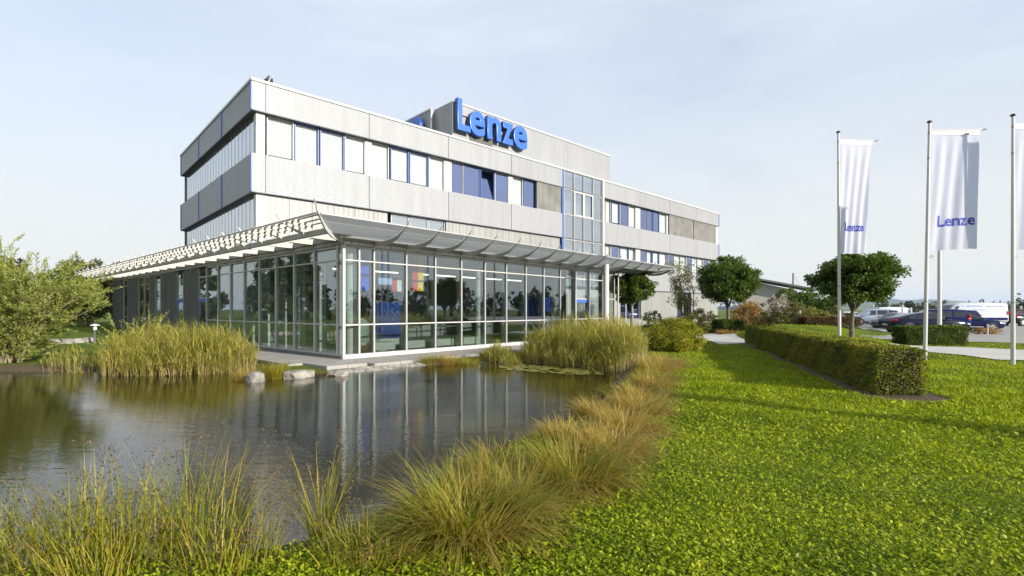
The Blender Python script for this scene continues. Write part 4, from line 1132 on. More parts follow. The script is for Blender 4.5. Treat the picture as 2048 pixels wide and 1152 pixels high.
RU = [(-1.5, 3.98, 420, .80, (.0, -.1), 'thin upright green rushes in front of the dark water'),
      (-1.05, 3.55, 1500, .30, (.1, -.1), 'short mixed rushes at the bottom edge beside the huge sedge'),
      (-1.9, 3.45, 900, .42, (.15, -.1), 'yellowing rush clump leaning right over the water'),
      (-2.35, 3.75, 1100, .92, (.45, 0), 'rush clump with long stems sweeping right'),
      (-2.75, 3.6, 1200, .85, (.1, 0), 'dense yellow rush clump with rusty seed heads'),
      (-3.15, 3.55, 1000, .8, (-.05, 0), 'rush clump with tall stems and brown tassels'),
      (-3.6, 3.55, 800, .65, (-.1, 0), 'dark seeded rush clump by the lower left corner'),
      (-2.6, 3.2, 900, .45, (0, 0), 'low rush clump at the very bottom of the bank')]
for i, (x, y, n, L, ln, lb) in enumerate(RU):
    clump(x, y, lb, int(n * (.20 if i > 1 else .2)), L * .88, 'rush', 40 + i, ln, .09 if i == 0 else .32, .0042, (.0, .5), (.1, .8), 'rushes on the near bank', 'rush_clump', 'rushes', seeds=50)
BK = [(-7.0, 13.55, 700, .6, 'goldgrass', 'yellow grass tuft between the two pale boulders'), (-6.5, 13.85, 700, .55, 'rush', 'bright green and yellow tuft beside the flat boulder'),
      (-7.7, 14.6, 600, .55, 'goldgrass', 'straw tuft at the right end of the left reed bed'), (-5.25, 14.35, 500, .38, 'brown', 'low reddish brown tuft on the stones'),
      (-2.2, 17.3, 600, .5, 'goldgrass', 'olive straw tuft on the bank under the glass front'), (-1.5, 17.2, 600, .5, 'sedge', 'green tuft on the bank next to the short thin reeds'), (-2.8, 17.25, 500, .4, 'sedge', 'small olive tuft at the end of the pebble strip')]
for i, (x, y, n, L, mt, lb) in enumerate(BK): clump(x, y, lb, n, L, mt, 60 + i, (0, 0), .3, .005, (.05, .7), (.3, 1.1), 'tufts on the far bank', 'grass_tuft')

# ---- lily pads
n = 260; P = []
while len(P) < n:
    q = np.array([rng.uniform(-.4, 2.6), rng.uniform(14.4, 17.2)])
    if inside(q[None], SHORE)[0] and abs(q[1] - 16.4 + .55 * q[0]) < .75 + .3 * rng.random(): P.append(q)
m = MB()
for x, y in P:
    rr = rng.uniform(.05, .13); a0 = rng.uniform(0, 6.28); z = WATER + rng.uniform(.006, .014)
    pts = [(x, y, z)] + [(x + rr * math.cos(a0 + t), y + rr * math.sin(a0 + t), z + rng.uniform(-.002, .006)) for t in np.linspace(.25, 6.03, 9)]
    m.add(pts, [[0] + [i, i + 1] for i in range(1, 9)])
lp = m.build('lily_leaves', LG['lily'], None); tag(lp, 'floating water lily leaves in front of the dense reeds', 'water lilies', None, 'stuff')

# ---- clipped hedges: leaf shell over a core of twigs
def hedge(name, cx, cyy, ang, lx, ly, h, n, mat, label, leaf=.04, group=None, cat='hedge', rnd=.05, z=None, seed=0):
    r = np.random.default_rng(seed + 300); z0 = hz(cx, cyy) if z is None else z
    e = empty(name, (cx, cyy, z0), ang, label, cat, group)
    ns = max(2, int(lx / .5)); m = MB(); q = .07
    m.box(-lx / 2 + q, lx / 2 - q, -ly / 2 + q, ly / 2 - q, -.1, h - q)
    m.build('branches', M['core'], e)
    ar = np.array([lx * ly, lx * h, lx * h, ly * h, ly * h]); f = r.choice(5, n, p=ar / ar.sum())
    u, v = r.uniform(-1, 1, n), r.uniform(0, 1, n)
    wv = lambda s: .022 * np.sin(s * 3.1 + seed) + .015 * np.sin(s * 7.7 + 1)
    dep = np.abs(r.normal(0, .028, n)); P = np.zeros((n, 3)); N = np.zeros((n, 3))
    X = u * lx / 2; Z = v * h
    t = f == 0; P[t] = np.column_stack([X[t], r.uniform(-1, 1, t.sum()) * ly / 2, h + wv(X[t]) - dep[t]]); N[t] = (0, 0, 1)
    for k, s in ((1, -1), (2, 1)):
        t = f == k; P[t] = np.column_stack([X[t], s * (ly / 2 + wv(X[t] * 1.3 + Z[t] * 2) - dep[t]), Z[t]]); N[t] = (0, s, 0)
    for k, s in ((3, -1), (4, 1)):
        t = f == k; yy = r.uniform(-1, 1, t.sum()) * ly / 2; P[t] = np.column_stack([s * (lx / 2 + wv(yy * 2 + Z[t] * 2) - dep[t]), yy, Z[t]]); N[t] = (s, 0, 0)
    # soften the long edges
    over = np.maximum(0, P[:, 2] - (h - .12)) + np.maximum(0, np.abs(P[:, 1]) - (ly / 2 - .12)); P[:, 2] -= np.where(over > .14, (over - .14) * .6, 0)
    D = N * .8 + r.normal(size=(n, 3)) * .8 + np.array([0, 0, .35]); sz = r.uniform(.7, 1.4, n)
    leafmesh('foliage', leaf_quads(P, D, N + r.normal(size=(n, 3)) * .5, leaf * sz, leaf * .3 * sz), LG[mat], e)
    return e
hv = HB - HA; hl = float(np.linalg.norm(hv)); hc = (HA + HB) / 2
hedge('long_hedge', hc[0], hc[1], math.atan2(hv[1], hv[0]), hl, .80, .93, 95000, 'hedge', 'long low clipped hedge running from the lawn towards the path', .038)
hedge('box_hedge', 18.45, 22.3, -.08, 2.5, 1.0, .80, 12000, 'clipped', 'short dark clipped hedge on the grass island beside the car park', .06)
hedge('box_hedge', 15.0, 35.0, .1, 1.5, 1.4, .95, 7000, 'clipped', 'small square box hedge around the trunk of the largest round tree', .08)

def shrub(x, y, rad, n, leaf, mat, label, seed, z=None, cat='shrub', name='garden_shrub', group=None, clumps=60, rough=.1, inner=.2):
    zz = hz(x, y) if z is None else z
    e = empty(name, (x, y, zz), 0, label, cat, group)
    t = MB(); r = random.Random(seed)
    for i in range(9):
        a = i * .7; t.chain([(0, 0, -.1), (rad[0] * .35 * math.cos(a), rad[1] * .35 * math.sin(a), rad[2] * .6), (rad[0] * .75 * math.cos(a), rad[1] * .75 * math.sin(a), rad[2] * 1.2)], [.035, .022, .006], 5)
    t.build('branches', M['trunk'], e)
    V, F = crown_cloud((0, 0, rad[2] * .78), (rad[0], rad[1], rad[2]), n, leaf, leaf * .33, clumps, rough, inner, seed=seed, droop=0)
    V[:, 2] = np.where(V[:, 2] < .0, -V[:, 2] * .3, V[:, 2])
    leafmesh('foliage', (V, F), LG[mat], e)
    return e
shrub(6.5, 20.3, (1.12, 1.0, .74), 30000, .055, 'dome', 'large domed yellow green shrub where the lawn meets the path', 1, clumps=260, rough=.0, inner=.4)
SH = [(12.3, 33.9, (.9, .8, .75), 3500, .10, 'olive', 'olive shrub at the foot of the slender birch'),
      (10.2, 36.5, (.75, .7, .8), 2500, .10, 'clipped', 'small dark round shrub against the pale office wall'),
      (13.6, 36.6, (1.1, 1.0, .95), 3500, .11, 'birch', 'loose pale green shrub between the birch and the largest round tree'),
      (16.6, 35.6, (1.15, 1.0, 1.05), 4200, .12, 'gold', 'golden brown autumn shrub right of the box hedge'),
      (17.6, 37.2, (1.0, 1.0, 1.1), 3200, .12, 'gold', 'orange shrub behind the golden brown one'),
      (17.0, 33.0, (1.05, .8, .50), 3600, .09, 'olive', 'dark olive mound shrub at the left end of the slope planting'),
      (18.8, 33.4, (1.2, .9, .58), 4200, .09, 'olive', 'green olive mound shrub in the middle of the slope planting'),
      (20.3, 33.6, (.85, .8, .50), 2800, .09, 'hedge', 'small mound shrub beside the pale stone stump'),
      (21.6, 33.8, (1.0, .8, .55), 3200, .09, 'olive', 'rounded shrub above the low brown planting'),
      (20.6, 36.2, (.9, .9, .95), 2300, .12, 'birch', 'loose yellow green shrub in front of the pitched roof building'),
      (22.0, 37.5, (1.0, .9, .9), 2300, .12, 'gold', 'thin coppery shrub right of the building door'),
      (19.4, 37.0, (1.1, .8, 1.3), 2600, .16, 'pale', 'grey feathery ornamental grass behind the mound shrubs')]
for i, (x, y, rd, n, lf, mt, lb) in enumerate(SH): shrub(x, y, rd, n, lf, mt, lb, 50 + i, group='shrubs on the garden slope')
hedge('low_hedge', 20.4, 32.4, -.10, 3.2, 1.0, .48, 6000, 'brown', 'low red brown hedge along the foot of the slope planting', .09)
clump(14.2, 33.0, 'straw coloured fallen leaf and grass patch beside the box hedge', 900, .5, 'gold', 88, (0, 0), .7, .012, (.3, 1.2), (.3, .9), None, 'grass_tuft')

# ---- lawn leaves: dense near the lens, sparser and larger farther off
def lawn():
    n = 640000
    r = np.random.default_rng(77)
    d = 2.2 * (38 / 2.2) ** (r.random(n) ** .92)
    a = np.where(d < 7, r.uniform(-.95, 1.5, n), r.uniform(-.2, 1.35, n))
    P = np.column_stack([np.sin(a) * d, np.cos(a) * d])
    sd = np.where(inside(P, SHORE), -1, 1) * edge_dist(P, SHORE)
    ok = (sd > .25) & (edge_dist(P, [HA, HB], False) > .72)
    for poly in ([(17.6, 26.2), (20.2, 24.4), (22.6, 23.4), (23.4, 20.2), (40, 17.2), (95, 30), (95, 90), (44, 90), (34, 50), (27.5, 37), (24.5, 31.6), (20.2, 28.6)], [(14.4, 19.4), (16.6, 17.3), (18.6, 16.9), (40, 14.6), (40, 17.0), (23.4, 20.0), (20.5, 20.6), (16.4, 21.4)],
                 [(9.7, 23.3), (11.35, 24.5), (12.6, 26.2), (13.2, 30), (13.2, 36), (9.0, 36), (8.6, 33.0), (10.9, 30.6), (10.6, 27.2)]): ok &= ~inside(P, poly)
    c, s = math.cos(HR), math.sin(HR); q = P - np.array(H0); ok &= ~((q @ np.array([-s, c])) > -2.3)
    ok &= r.random(n) < np.clip((sd - .2) / .6, .25, 1)
    P = P[ok]; d = d[ok]; n = len(P); z = height(P)
    P3 = np.column_stack([P, z])
    patch = np.sin(P[:, 0] * 1.9 + np.sin(P[:, 1] * 1.3) * 2) * np.sin(P[:, 1] * 1.6 + 1.0)
    blade = r.random(n) < np.clip(.28 + .25 * patch + (d - 5) * .09, .14, .95)
    sc = np.clip(d / 7.5, .75, 1.5)
    # broad leaves
    i = ~blade; k = i.sum(); az = r.uniform(0, 2 * math.pi, k); tl = r.uniform(.05, .85, k)
    D = np.column_stack([np.cos(az) * np.cos(tl), np.sin(az) * np.cos(tl), np.sin(tl)])
    P1 = P3[i] + np.column_stack([np.zeros(k), np.zeros(k), r.uniform(.0, .055, k)])
    sz = r.uniform(.55, 1.5, k) * sc[i]
    A = leaf_quads(P1, D, np.array([0, 0, 1.0]) + r.normal(size=(k, 3)) * .45, .036 * sz, .0115 * sz)
    # grass blades
    i = blade; k = i.sum(); az = r.uniform(0, 2 * math.pi, k); tl = r.uniform(.55, 1.45, k)
    D = np.column_stack([np.cos(az) * np.cos(tl), np.sin(az) * np.cos(tl), np.sin(tl)])
    sz = r.uniform(.6, 1.5, k) * np.clip(sc[i], .9, 1.5)
    B = leaf_quads(P3[i], D, r.normal(size=(k, 3)), .042 * sz, .0030 * sz * np.clip(sc[i], 1, 2.5))
    g = leafmesh('lawn_grass', merge(A, B), LG['clover'], None)
    tag(g, 'short green clover and grass covering the lawn', 'grass', None, 'stuff')
lawn()
# weeds with white flowers at the golden clumps
wv = []
for i in range(5):
    c = clump(1.9 + .35 * i + rng.uniform(-.1, .1), 7.0 + 1.05 * i + rng.uniform(-.2, .2), ['leafy weed beside the rust tinged sedge', 'leafy weed with tiny white flowers on the lawn edge', 'pale weed tuft at the foot of the pale golden clump', 'small weed tuft under the broad golden clump', 'weed sprig by the yellow clump'][i], 160, .22, 'clover', 200 + i, (0, 0), .15, .008, (.1, 1.0), (.1, .8), 'weeds on the lawn edge', 'weed_tuft', 'weed')

# ---- far woods
def wood(name, pts, hgt, n, leaf, label, seed, cat='trees'):
    """tree row: crowns of uneven height along a line of points"""
    r = np.random.default_rng(seed + 500); pts = np.array(pts, float); parts = []
    seg = np.linalg.norm(np.diff(pts, axis=0), axis=1); tot = seg.sum(); w = hgt * .62; m = max(3, int(tot / (w * .8)))
    t = np.sort(r.uniform(0, tot, m)); per = n // m
    cum = np.concatenate([[0], np.cumsum(seg)])
    for q in t:
        k = min(np.searchsorted(cum, q, side='right') - 1, len(seg) - 1); p = pts[k] + (pts[k + 1] - pts[k]) * ((q - cum[k]) / seg[k]) + r.normal(size=2) * w * .4
        h = hgt * r.uniform(.62, 1.1); rw = w * r.uniform(.4, .62)
        parts.append(crown_cloud((p[0], p[1], h * .52), (rw, rw, h * .52), per, leaf, leaf * .4, 26, .25, .35, seed=int(q * 7) + seed))
    o = leafmesh(name, merge(*parts), LG['forest'], None); return tag(o, label, cat, None, 'stuff')
wood('far_woodland', [(150, 210), (195, 235), (215, 215)], 4.8, 9000, .6, 'dark row of far trees above the parked silver cars', 1)
wood('far_woodland', [(118, 125), (140, 128), (170, 150)], 4.6, 8000, .45, 'dark tree belt beyond the white van at the right edge', 2)
wood('far_woodland', [(95, -60), (105, -10), (112, 45), (118, 85), (104, 70), (100, 0), (94, -50)], 6.0, 50000, .55, 'tree belt outside the frame mirrored in the glass front', 3)
wood('far_woodland', [(-48, 24), (-50, 44), (-66, 58), (-86, 76)], 9.5, 40000, .55, 'tall tree belt outside the frame mirrored in the far end of the shaded glazing', 5)
wood('far_woodland', [(-40, -18), (-52, 4), (-60, 22), (-75, 45)], 9.5, 22000, .6, 'tree belt outside the frame mirrored in the shaded glazing', 4)
tree('garden_tree', -35.2, 42, .3, 1.2, .15, (0, 0, 2.9), (2.6, 2.4, 2.3), 9000, .22, .07, 'olive', 'bushy tree between the willow and the end of the pavilion', None, 31, 110)
tree('garden_tree', -41.5, 47, .3, 1.2, .15, (0, 0, 2.7), (3.0, 2.4, 2.1), 8000, .24, .07, 'clipped', 'dark bushy tree behind the willow, leftmost in the far garden', None, 32, 110)
tree('garden_tree', -43.5, 55, .3, 1.2, .15, (0, 0, 2.9), (3.4, 2.4, 2.0), 7000, .26, .08, 'olive', 'low tree farthest back beside the pavilion end', None, 33, 110)
# ------------------------------------------------------------------ flags
def clothmat():
    m, nt, out = mat_new('flag_cloth'); L = nt.links.new
    d = nd(nt, 'ShaderNodeBsdfDiffuse'); d.inputs[0].default_value = (0.76, 0.77, 0.83, 1)
    t = nd(nt, 'ShaderNodeBsdfTranslucent'); t.inputs[0].default_value = (0.56, 0.60, 0.86, 1)
    x = nd(nt, 'ShaderNodeMixShader'); x.inputs[0].default_value = .5
    L(d.outputs[0], x.inputs[1]); L(t.outputs[0], x.inputs[2]); L(x.outputs[0], out.inputs[0]); return m
M['cloth'] = clothmat()
M['print'] = pmat('flag_print_blue', (.04, .05, .36), .8, 0, .03)
def flagpole(x, y, z, H, w, ftop, fbot, az, label, blabel, seed, skew=0.0, gather=0.25, lean=(0, 0)):
    """az: direction in which the banner arm points; ftop/fbot: heights of the banner above the foot"""
    e = empty('flagpole', (x, y, z), az, label, 'flagpole', 'flagpoles on the lawn')
    m = MB(); m.chain([(0, 0, -.2), (lean[0] * .5, 0, H * .5), (lean[0], 0, H)], [.062, .055, .042], 12); m.build('pole', M['white'], e)
    m = MB(); m.chain([(lean[0], 0, H), (lean[0], 0, H + .05), (lean[0], 0, H + .09)], [.05, .085, .03], 12); m.build('cap', M['black'], e)
    for q in (.25, .85, .955): m = MB(); m.cyl((lean[0] * q, 0, H * q), (lean[0] * q, 0, H * q + .05), .066 - .018 * q, n=12); m.build('pole_ring', M['steel'], e)
    ox = lean[0] + .06
    m = MB(); m.cyl((ox - .05, 0, ftop + .05), (ox + w + .12, 0, ftop + .06), .018, n=8); m.build('banner_arm', M['white'], e)
    m = MB(); m.cyl((ox + w + .12, 0, ftop + .06), (ox + w + .27, 0, ftop + .075), .022, n=8); m.build('arm_tip', M['black'], e)
    m = MB(); m.cyl((ox - .1, 0, fbot - .25), (ox + .05, 0, fbot - .2), .035, n=8); m.build('weight', M['steel'], e)
    r = np.random.default_rng(seed); nu, nv = 46, 70
    hgt = ftop - fbot
    a1, a2, a3 = r.uniform(.5, 1, 3); ph = r.uniform(0, 6, 4)
    def pos(u, v):
        """u 0..1 across, v 0..1 from the top down"""
        xx = ox + .02 + u * w * (1 - gather * v * (1 - .3 * v)) + skew * v * (1 - v)
        dp = v ** .8
        yy = .085 * a1 * np.sin(5.2 * u + 2.6 * v + ph[0]) * dp + .02 * a2 * np.sin(11 * u - 3.4 * v + ph[1]) * dp + .022 * np.sin(24 * u + 5 * v + ph[2]) * np.minimum(1, v * 5)
        zz = ftop - v * hgt + .05 * skew * u * v * 2 + .03 * np.sin(3 * u + ph[3]) * v
        return np.stack([xx, yy, zz], -1)
    U, Vv = np.meshgrid(np.linspace(0, 1, nu), np.linspace(0, 1, nv)); PV = pos(U.ravel(), Vv.ravel())
    idx = np.arange(nu * nv).reshape(nv, nu); F = np.stack([idx[:-1, :-1], idx[1:, :-1], idx[1:, 1:], idx[:-1, 1:]], -1).reshape(-1, 4)
    b = link('banner', np_mesh('banner', PV, F, M['cloth'], True), None, e); b['label'] = blabel
    m = MB(); m.box(ox + .0, ox + w + .03, -.012, .012, ftop - .11, ftop + .02); m.build('top_sleeve', M['white'], b)
    # printed word, following the cloth
    me, co = glyph_mesh('Lenze', off=.02, ext=0, bev=0, res=3)
    import bmesh
    bm = bmesh.new(); bm.from_mesh(me); bmesh.ops.subdivide_edges(bm, edges=bm.edges[:], cuts=2, use_grid_fill=False)
    bmesh.ops.triangulate(bm, faces=bm.faces[:])
    C = np.array([v.co[:] for v in bm.verts]); lo, hi = C.min(0), C.max(0); n = (C - lo) / np.maximum(hi - lo, 1e-6)
    uu = .16 + n[:, 0] * .74; vv = .80 - n[:, 1] * (.30 * w * .8 / hgt)
    Q = pos(uu, vv); du = pos(uu + .01, vv) - Q; dv = pos(uu, vv + .01) - Q; N = unit(np.cross(du, dv)); N *= np.where(N[:, 1:2] > 0, -1, 1)
    Q = Q + N * .012
    for v, p in zip(bm.verts, Q): v.co = p
    bm.to_mesh(me); bm.free(); me.materials.clear(); me.materials.append(M['print']); me.name = 'lettering'
    link('lettering', me, None, b)
    return e
p1 = at(1679, 19.8, v=677); p2 = at(1849.5, 16.9, v=722); p3 = at(2026, 16.2, v=729)
flagpole(p1.x, p1.y, hz(p1.x, p1.y), 8.05, 1.38, 7.75, 3.35, .12, 'white flagpole on the grass beside the wide ragged round tree', 'white banner hanging narrow, with a blue Lenze word', 3, gather=.32, lean=(-.05, 0))
flagpole(p2.x, p2.y, hz(p2.x, p2.y), 8.0, 1.58, 7.72, 3.75, .0, 'white flagpole standing at the paver edge in front of the short hedge', 'bluish banner hanging wide, with a blue Lenze word', 9, gather=.08, lean=(.16, 0))
flagpole(p3.x, p3.y, hz(p3.x, p3.y), 8.0, 1.6, 7.72, 3.7, .0, 'white flagpole nearest the picture edge, its banner cut off by the frame', 'bluish banner cut off by the picture edge', 5, gather=.08)
flagpole(15.2, .2, hz(15.2, .2), 8.0, 1.6, 7.7, 3.4, -.34, 'white flagpole added out of frame to cast a shadow across the front lawn', 'white banner added outside the frame for the lawn shadow', 6, gather=.1)  # unseen pole added for its shadow, banner turned to set the shadow width

# lamp post behind the second banner
p = at(1879, 25.5, v=655); lp = empty('lamp_post', (p.x, p.y, hz(p.x, p.y)), 0, 'white lamp post rising from behind the short clipped hedge', 'lamp post')
MB().chain([(0, 0, -.1), (0, 0, 4), (0, 0, 8.2)], [.10, .085, .06], 12).build('pole', M['white'], lp)
MB().chain([(0, 0, 8.15), (.35, -.1, 8.4), (.8, -.2, 8.45)], [.05, .04, .035], 8).build('arm', M['white'], lp)
bx('lamp_head', M['steel'], lp, .7, 1.3, -.33, -.13, 8.40, 8.5)
for i, (u, Z, v0, v1) in enumerate(((1747, 75, 626, 611), (1778, 75, 622, 613), (1805, 62, 634, 613), (1822, 62, 634, 617), (1963, 80, 612, 602), (2042, 66, 628, 614), (1587, 90, 570, 546))):
    p = at(u, Z, z=0); top = EYE + (619 - v1) / 1008 * Z
    o = empty('mast' if i < 6 else 'roof_mast', (p.x, p.y, 0 if i < 6 else 3.9), 0, ['short white mast left of the far twin masts', 'short white mast above the pale estate car', 'white mast between the far woods and the navy fastback', 'smaller white mast beside the one by the navy fastback', 'white mast poking above the far tree belt over the van', 'white mast at the right edge before the far tree belt', 'grey mast with a stay wire on the small pitched roof'][i], 'mast', 'distant masts' if i < 6 else None)
    b = 0 if i < 6 else 3.9
    MB().cyl((0, 0, 0), (0, 0, top - b), .14 if i < 6 else .22, .10 if i < 6 else .2, 8).build('pole', M['white'] if i < 6 else M['steel'], o)
    if i == 6: MB().cyl((.1, 0, top - b - .2), (2.1, .3, -.1), .03, n=5).build('stay_wire', M['steel'], o)
    else: MB().cyl((0, 0, top), (0, 0, top + .12), .16, .05, 8).build('cap', M['white'], o)
# bollard light on the far left bank
p = at(190, 24, z=0); z = hz(p.x, p.y); b = empty('bollard_light', (p.x, p.y, z), 0, 'garden bollard light with a pale flat cap between the willow and the reeds', 'garden light')
MB().cyl((0, 0, -.1), (0, 0, .66), .06, .05, 10).build('post', M['darkclad'], b)
MB().cyl((0, 0, .66), (0, 0, .86), .075, n=12).build('diffuser', M['render'], b)
MB().chain([(0, 0, .86), (0, 0, .90), (0, 0, .95)], [.20, .19, .03], 14).build('cap', M['white'], b)
# white stub with a dark opening at the hedge end
p = at(1917, 22.6, z=0); z = hz(p.x, p.y); b = empty('bollard', (p.x, p.y, z), .2, 'stubby white bollard with a dark slot at the end of the short hedge', 'bollard')
MB().chain([(0, 0, -.05), (0, 0, .42), (0, 0, .52), (0, 0, .58)], [.10, .10, .16, .05], 12).build('body', M['render'], b)
bx('slot', M['black'], b, .0, .05, -.112, -.09, .10, .3)
# pale stone stump between the slope shrubs
p = at(1596, 33.2, z=0); z = hz(p.x, p.y); b = empty('stone_stump', (p.x, p.y, z - .1), .3, 'pale upright stone stump between the mound shrubs', 'stone')
MB().chain([(0, 0, 0), (.03, 0, .35), (-.02, 0, .75), (.12, 0, .98), (.2, 0, 1.05)], [.2, .17, .15, .13, .04], 9).build('rock', M['rock'], b)

# ------------------------------------------------------------------ boulders and pebble edge
def boulder(x, y, sx, sy, sz, label, seed, z=None):
    import bmesh
    bm = bmesh.new(); bmesh.ops.create_icosphere(bm, subdivisions=2, radius=1)
    r = random.Random(seed); ph = [r.uniform(0, 6) for _ in range(6)]
    for v in bm.verts:
        c = v.co; k = 1 + .16 * math.sin(c.x * 3 + ph[0]) * math.sin(c.y * 3.4 + ph[1]) + .10 * math.sin(c.z * 5 + ph[2] + c.x * 4) + .05 * math.sin(c.y * 11 + ph[3])
        c = c * k * r.uniform(.9, 1.1); v.co = (c.x * sx, c.y * sy, max(-.35, min(c.z, .72)) * sz)
    me = bpy.data.meshes.new('boulder'); bm.to_mesh(me); bm.free(); me.polygons.foreach_set('use_smooth', [False] * len(me.polygons))
    o = link('boulder', me, M['rock']); o.location = (x, y, (hz(x, y) if z is None else z)); o.rotation_euler = (0, 0, seed)
    return tag(o, label, 'boulder', 'boulders on the pond bank')
boulder(-6.72, 13.2, .30, .24, .34, 'rough pale boulder standing in the water left of the yellow tufts', 2, WATER)
boulder(-5.85, 13.95, .46, .30, .26, 'flat pale boulder right of the bright green tuft', 4, WATER + .02)
boulder(-4.95, 14.35, .34, .22, .16, 'low flat stone where the pebble strip starts', 6, WATER + .04)
for i, (u, v) in enumerate(((112, 697), (133, 694), (158, 692), (176, 697))):
    p = at(u, 23.5 + i * .4, z=0); boulder(p.x, p.y, .42 - .05 * i, .3, .3, ['biggest pale stone under the willow on the far bank', 'pale stone second under the willow on the far bank', 'pale stone between the willow and the bollard light', 'small pale stone beside the bollard light'][i], 8 + i, hz(p.x, p.y))
mp_ = []
for k in range(1500):
    t = rng.random(); a = np.array([-5.2, 14.75]); b_ = np.array([-2.4, 17.35]); q = a + (b_ - a) * t + np.array([.66, -.62]) * rng.uniform(-.40, .28)
    mp_.append(q)
m = MB()
H = height(np.array(mp_))
for (x, y), z in zip(mp_, H):
    r = rng.uniform(.025, .075); a = rng.uniform(0, 6.28)
    pts = [(x + r * math.cos(a + t) * 1.2, y + r * math.sin(a + t), z) for t in (0, 1.26, 2.5, 3.8, 5.0)]
    top = (x, y, z + r * .75)
    up = [(x + (px - x) * .65, y + (py - y) * .65, z + r * .6) for px, py, _ in pts]
    m.add(pts + up + [top], [(i, (i + 1) % 5, 5 + (i + 1) % 5, 5 + i) for i in range(5)] + [(5 + i, 5 + (i + 1) % 5, 10) for i in range(5)], True)
tag(m.build('pebbles', M['rock'], None), 'pale pebbles edging the terrace along the water', None, None, 'stuff')

# ------------------------------------------------------------------ small building with a shed roof
sb = empty('outbuilding', (35.5, 72.0, -.2), -.38, 'low cream outbuilding with an overhanging dark shed roof', 'building'); sb.scale = (1, 1, 1.22)
cream = pmat('cream_render', (.42, .41, .36), .85)
m = MB(); m.prism([(-2, 0, 0), (4.6, 0, 0), (4.6, 0, 3.7), (-2, 0, 5.1)], (0, 4, 0)); m.build('wall', cream, sb, fix=True)
bx('wall', cream, sb, 4.605, 7.4, .8, 4, 0, 3.5)
m = MB(); m.prism([(-4.5, -1.1, 5.75), (7.0, -1.1, 3.65), (7.0, -1.1, 3.85), (-4.5, -1.1, 5.95)], (0, 5.6, 0)); m.build('roof', M['fascia'], sb, fix=True)
bx('door', M['fascia'], sb, 3.2, 4.2, -.03, .03, .1, 2.4); bx('door_frame', M['white'], sb, 3.0, 3.19, -.05, .02, .1, 2.6); bx('window', M['black'], sb, 5.4, 6.4, .77, .81, 1.2, 2.2)
bx('roof_vent', M['steel'], sb, -.8, -.1, 1, 1.6, 5.3, 5.75)

# ------------------------------------------------------------------ hills far off
def hills(name, dist, x0, x1, zs, col, seed):
    n = 60; xs = np.linspace(x0, x1, n); r = np.random.default_rng(seed)
    prof = np.interp(xs, [p[0] for p in zs], [p[1] for p in zs]) + 3 * np.sin(xs / 90 + seed) + 1.5 * np.sin(xs / 23)
    rows = []
    for k, (f, dy) in enumerate(((-.02, -700), (.35, -420), (.75, -180), (1.0, 0), (.6, 500), (-.02, 1200))):
        rows.append(np.column_stack([xs, np.full(n, dist + dy) + 40 * np.sin(xs / 160 + k), prof * f - 1]))
    V = np.concatenate(rows); idx = np.arange(n * 6).reshape(6, n); F = np.stack([idx[:-1, :-1], idx[:-1, 1:], idx[1:, 1:], idx[1:, :-1]], -1).reshape(-1, 4)
    o = link(name, np_mesh(name, V, F, col, True)); return tag(o, kind='structure')
hm = pmat('wooded_hillside', (.045, .065, .03), .95, 0, .5, .006)
hf = pmat('hill_meadow', (.075, .10, .035), .95, 0, .6, .008)
def uX(u, Z): return (u - 1024) / 1008 * Z
Z = 2600
hills('near_hills', Z, uX(1500, Z), uX(2300, Z), [(uX(1500, Z), 20), (uX(1690, Z), 28), (uX(1800, Z), 40), (uX(1860, Z), 46), (uX(1930, Z), 30), (uX(2020, Z), 26), (uX(2300, Z), 24)], hf, 1)
Z = 4600
hills('far_hills', Z, uX(1450, Z), uX(2400, Z), [(uX(1450, Z), 40), (uX(1640, Z), 62), (uX(1715, Z), 100), (uX(1765, Z), 112), (uX(1800, Z), 88), (uX(1855, Z), 100), (uX(1900, Z), 84), (uX(1960, Z), 70), (uX(2050, Z), 60), (uX(2400, Z), 60)], hm, 2)

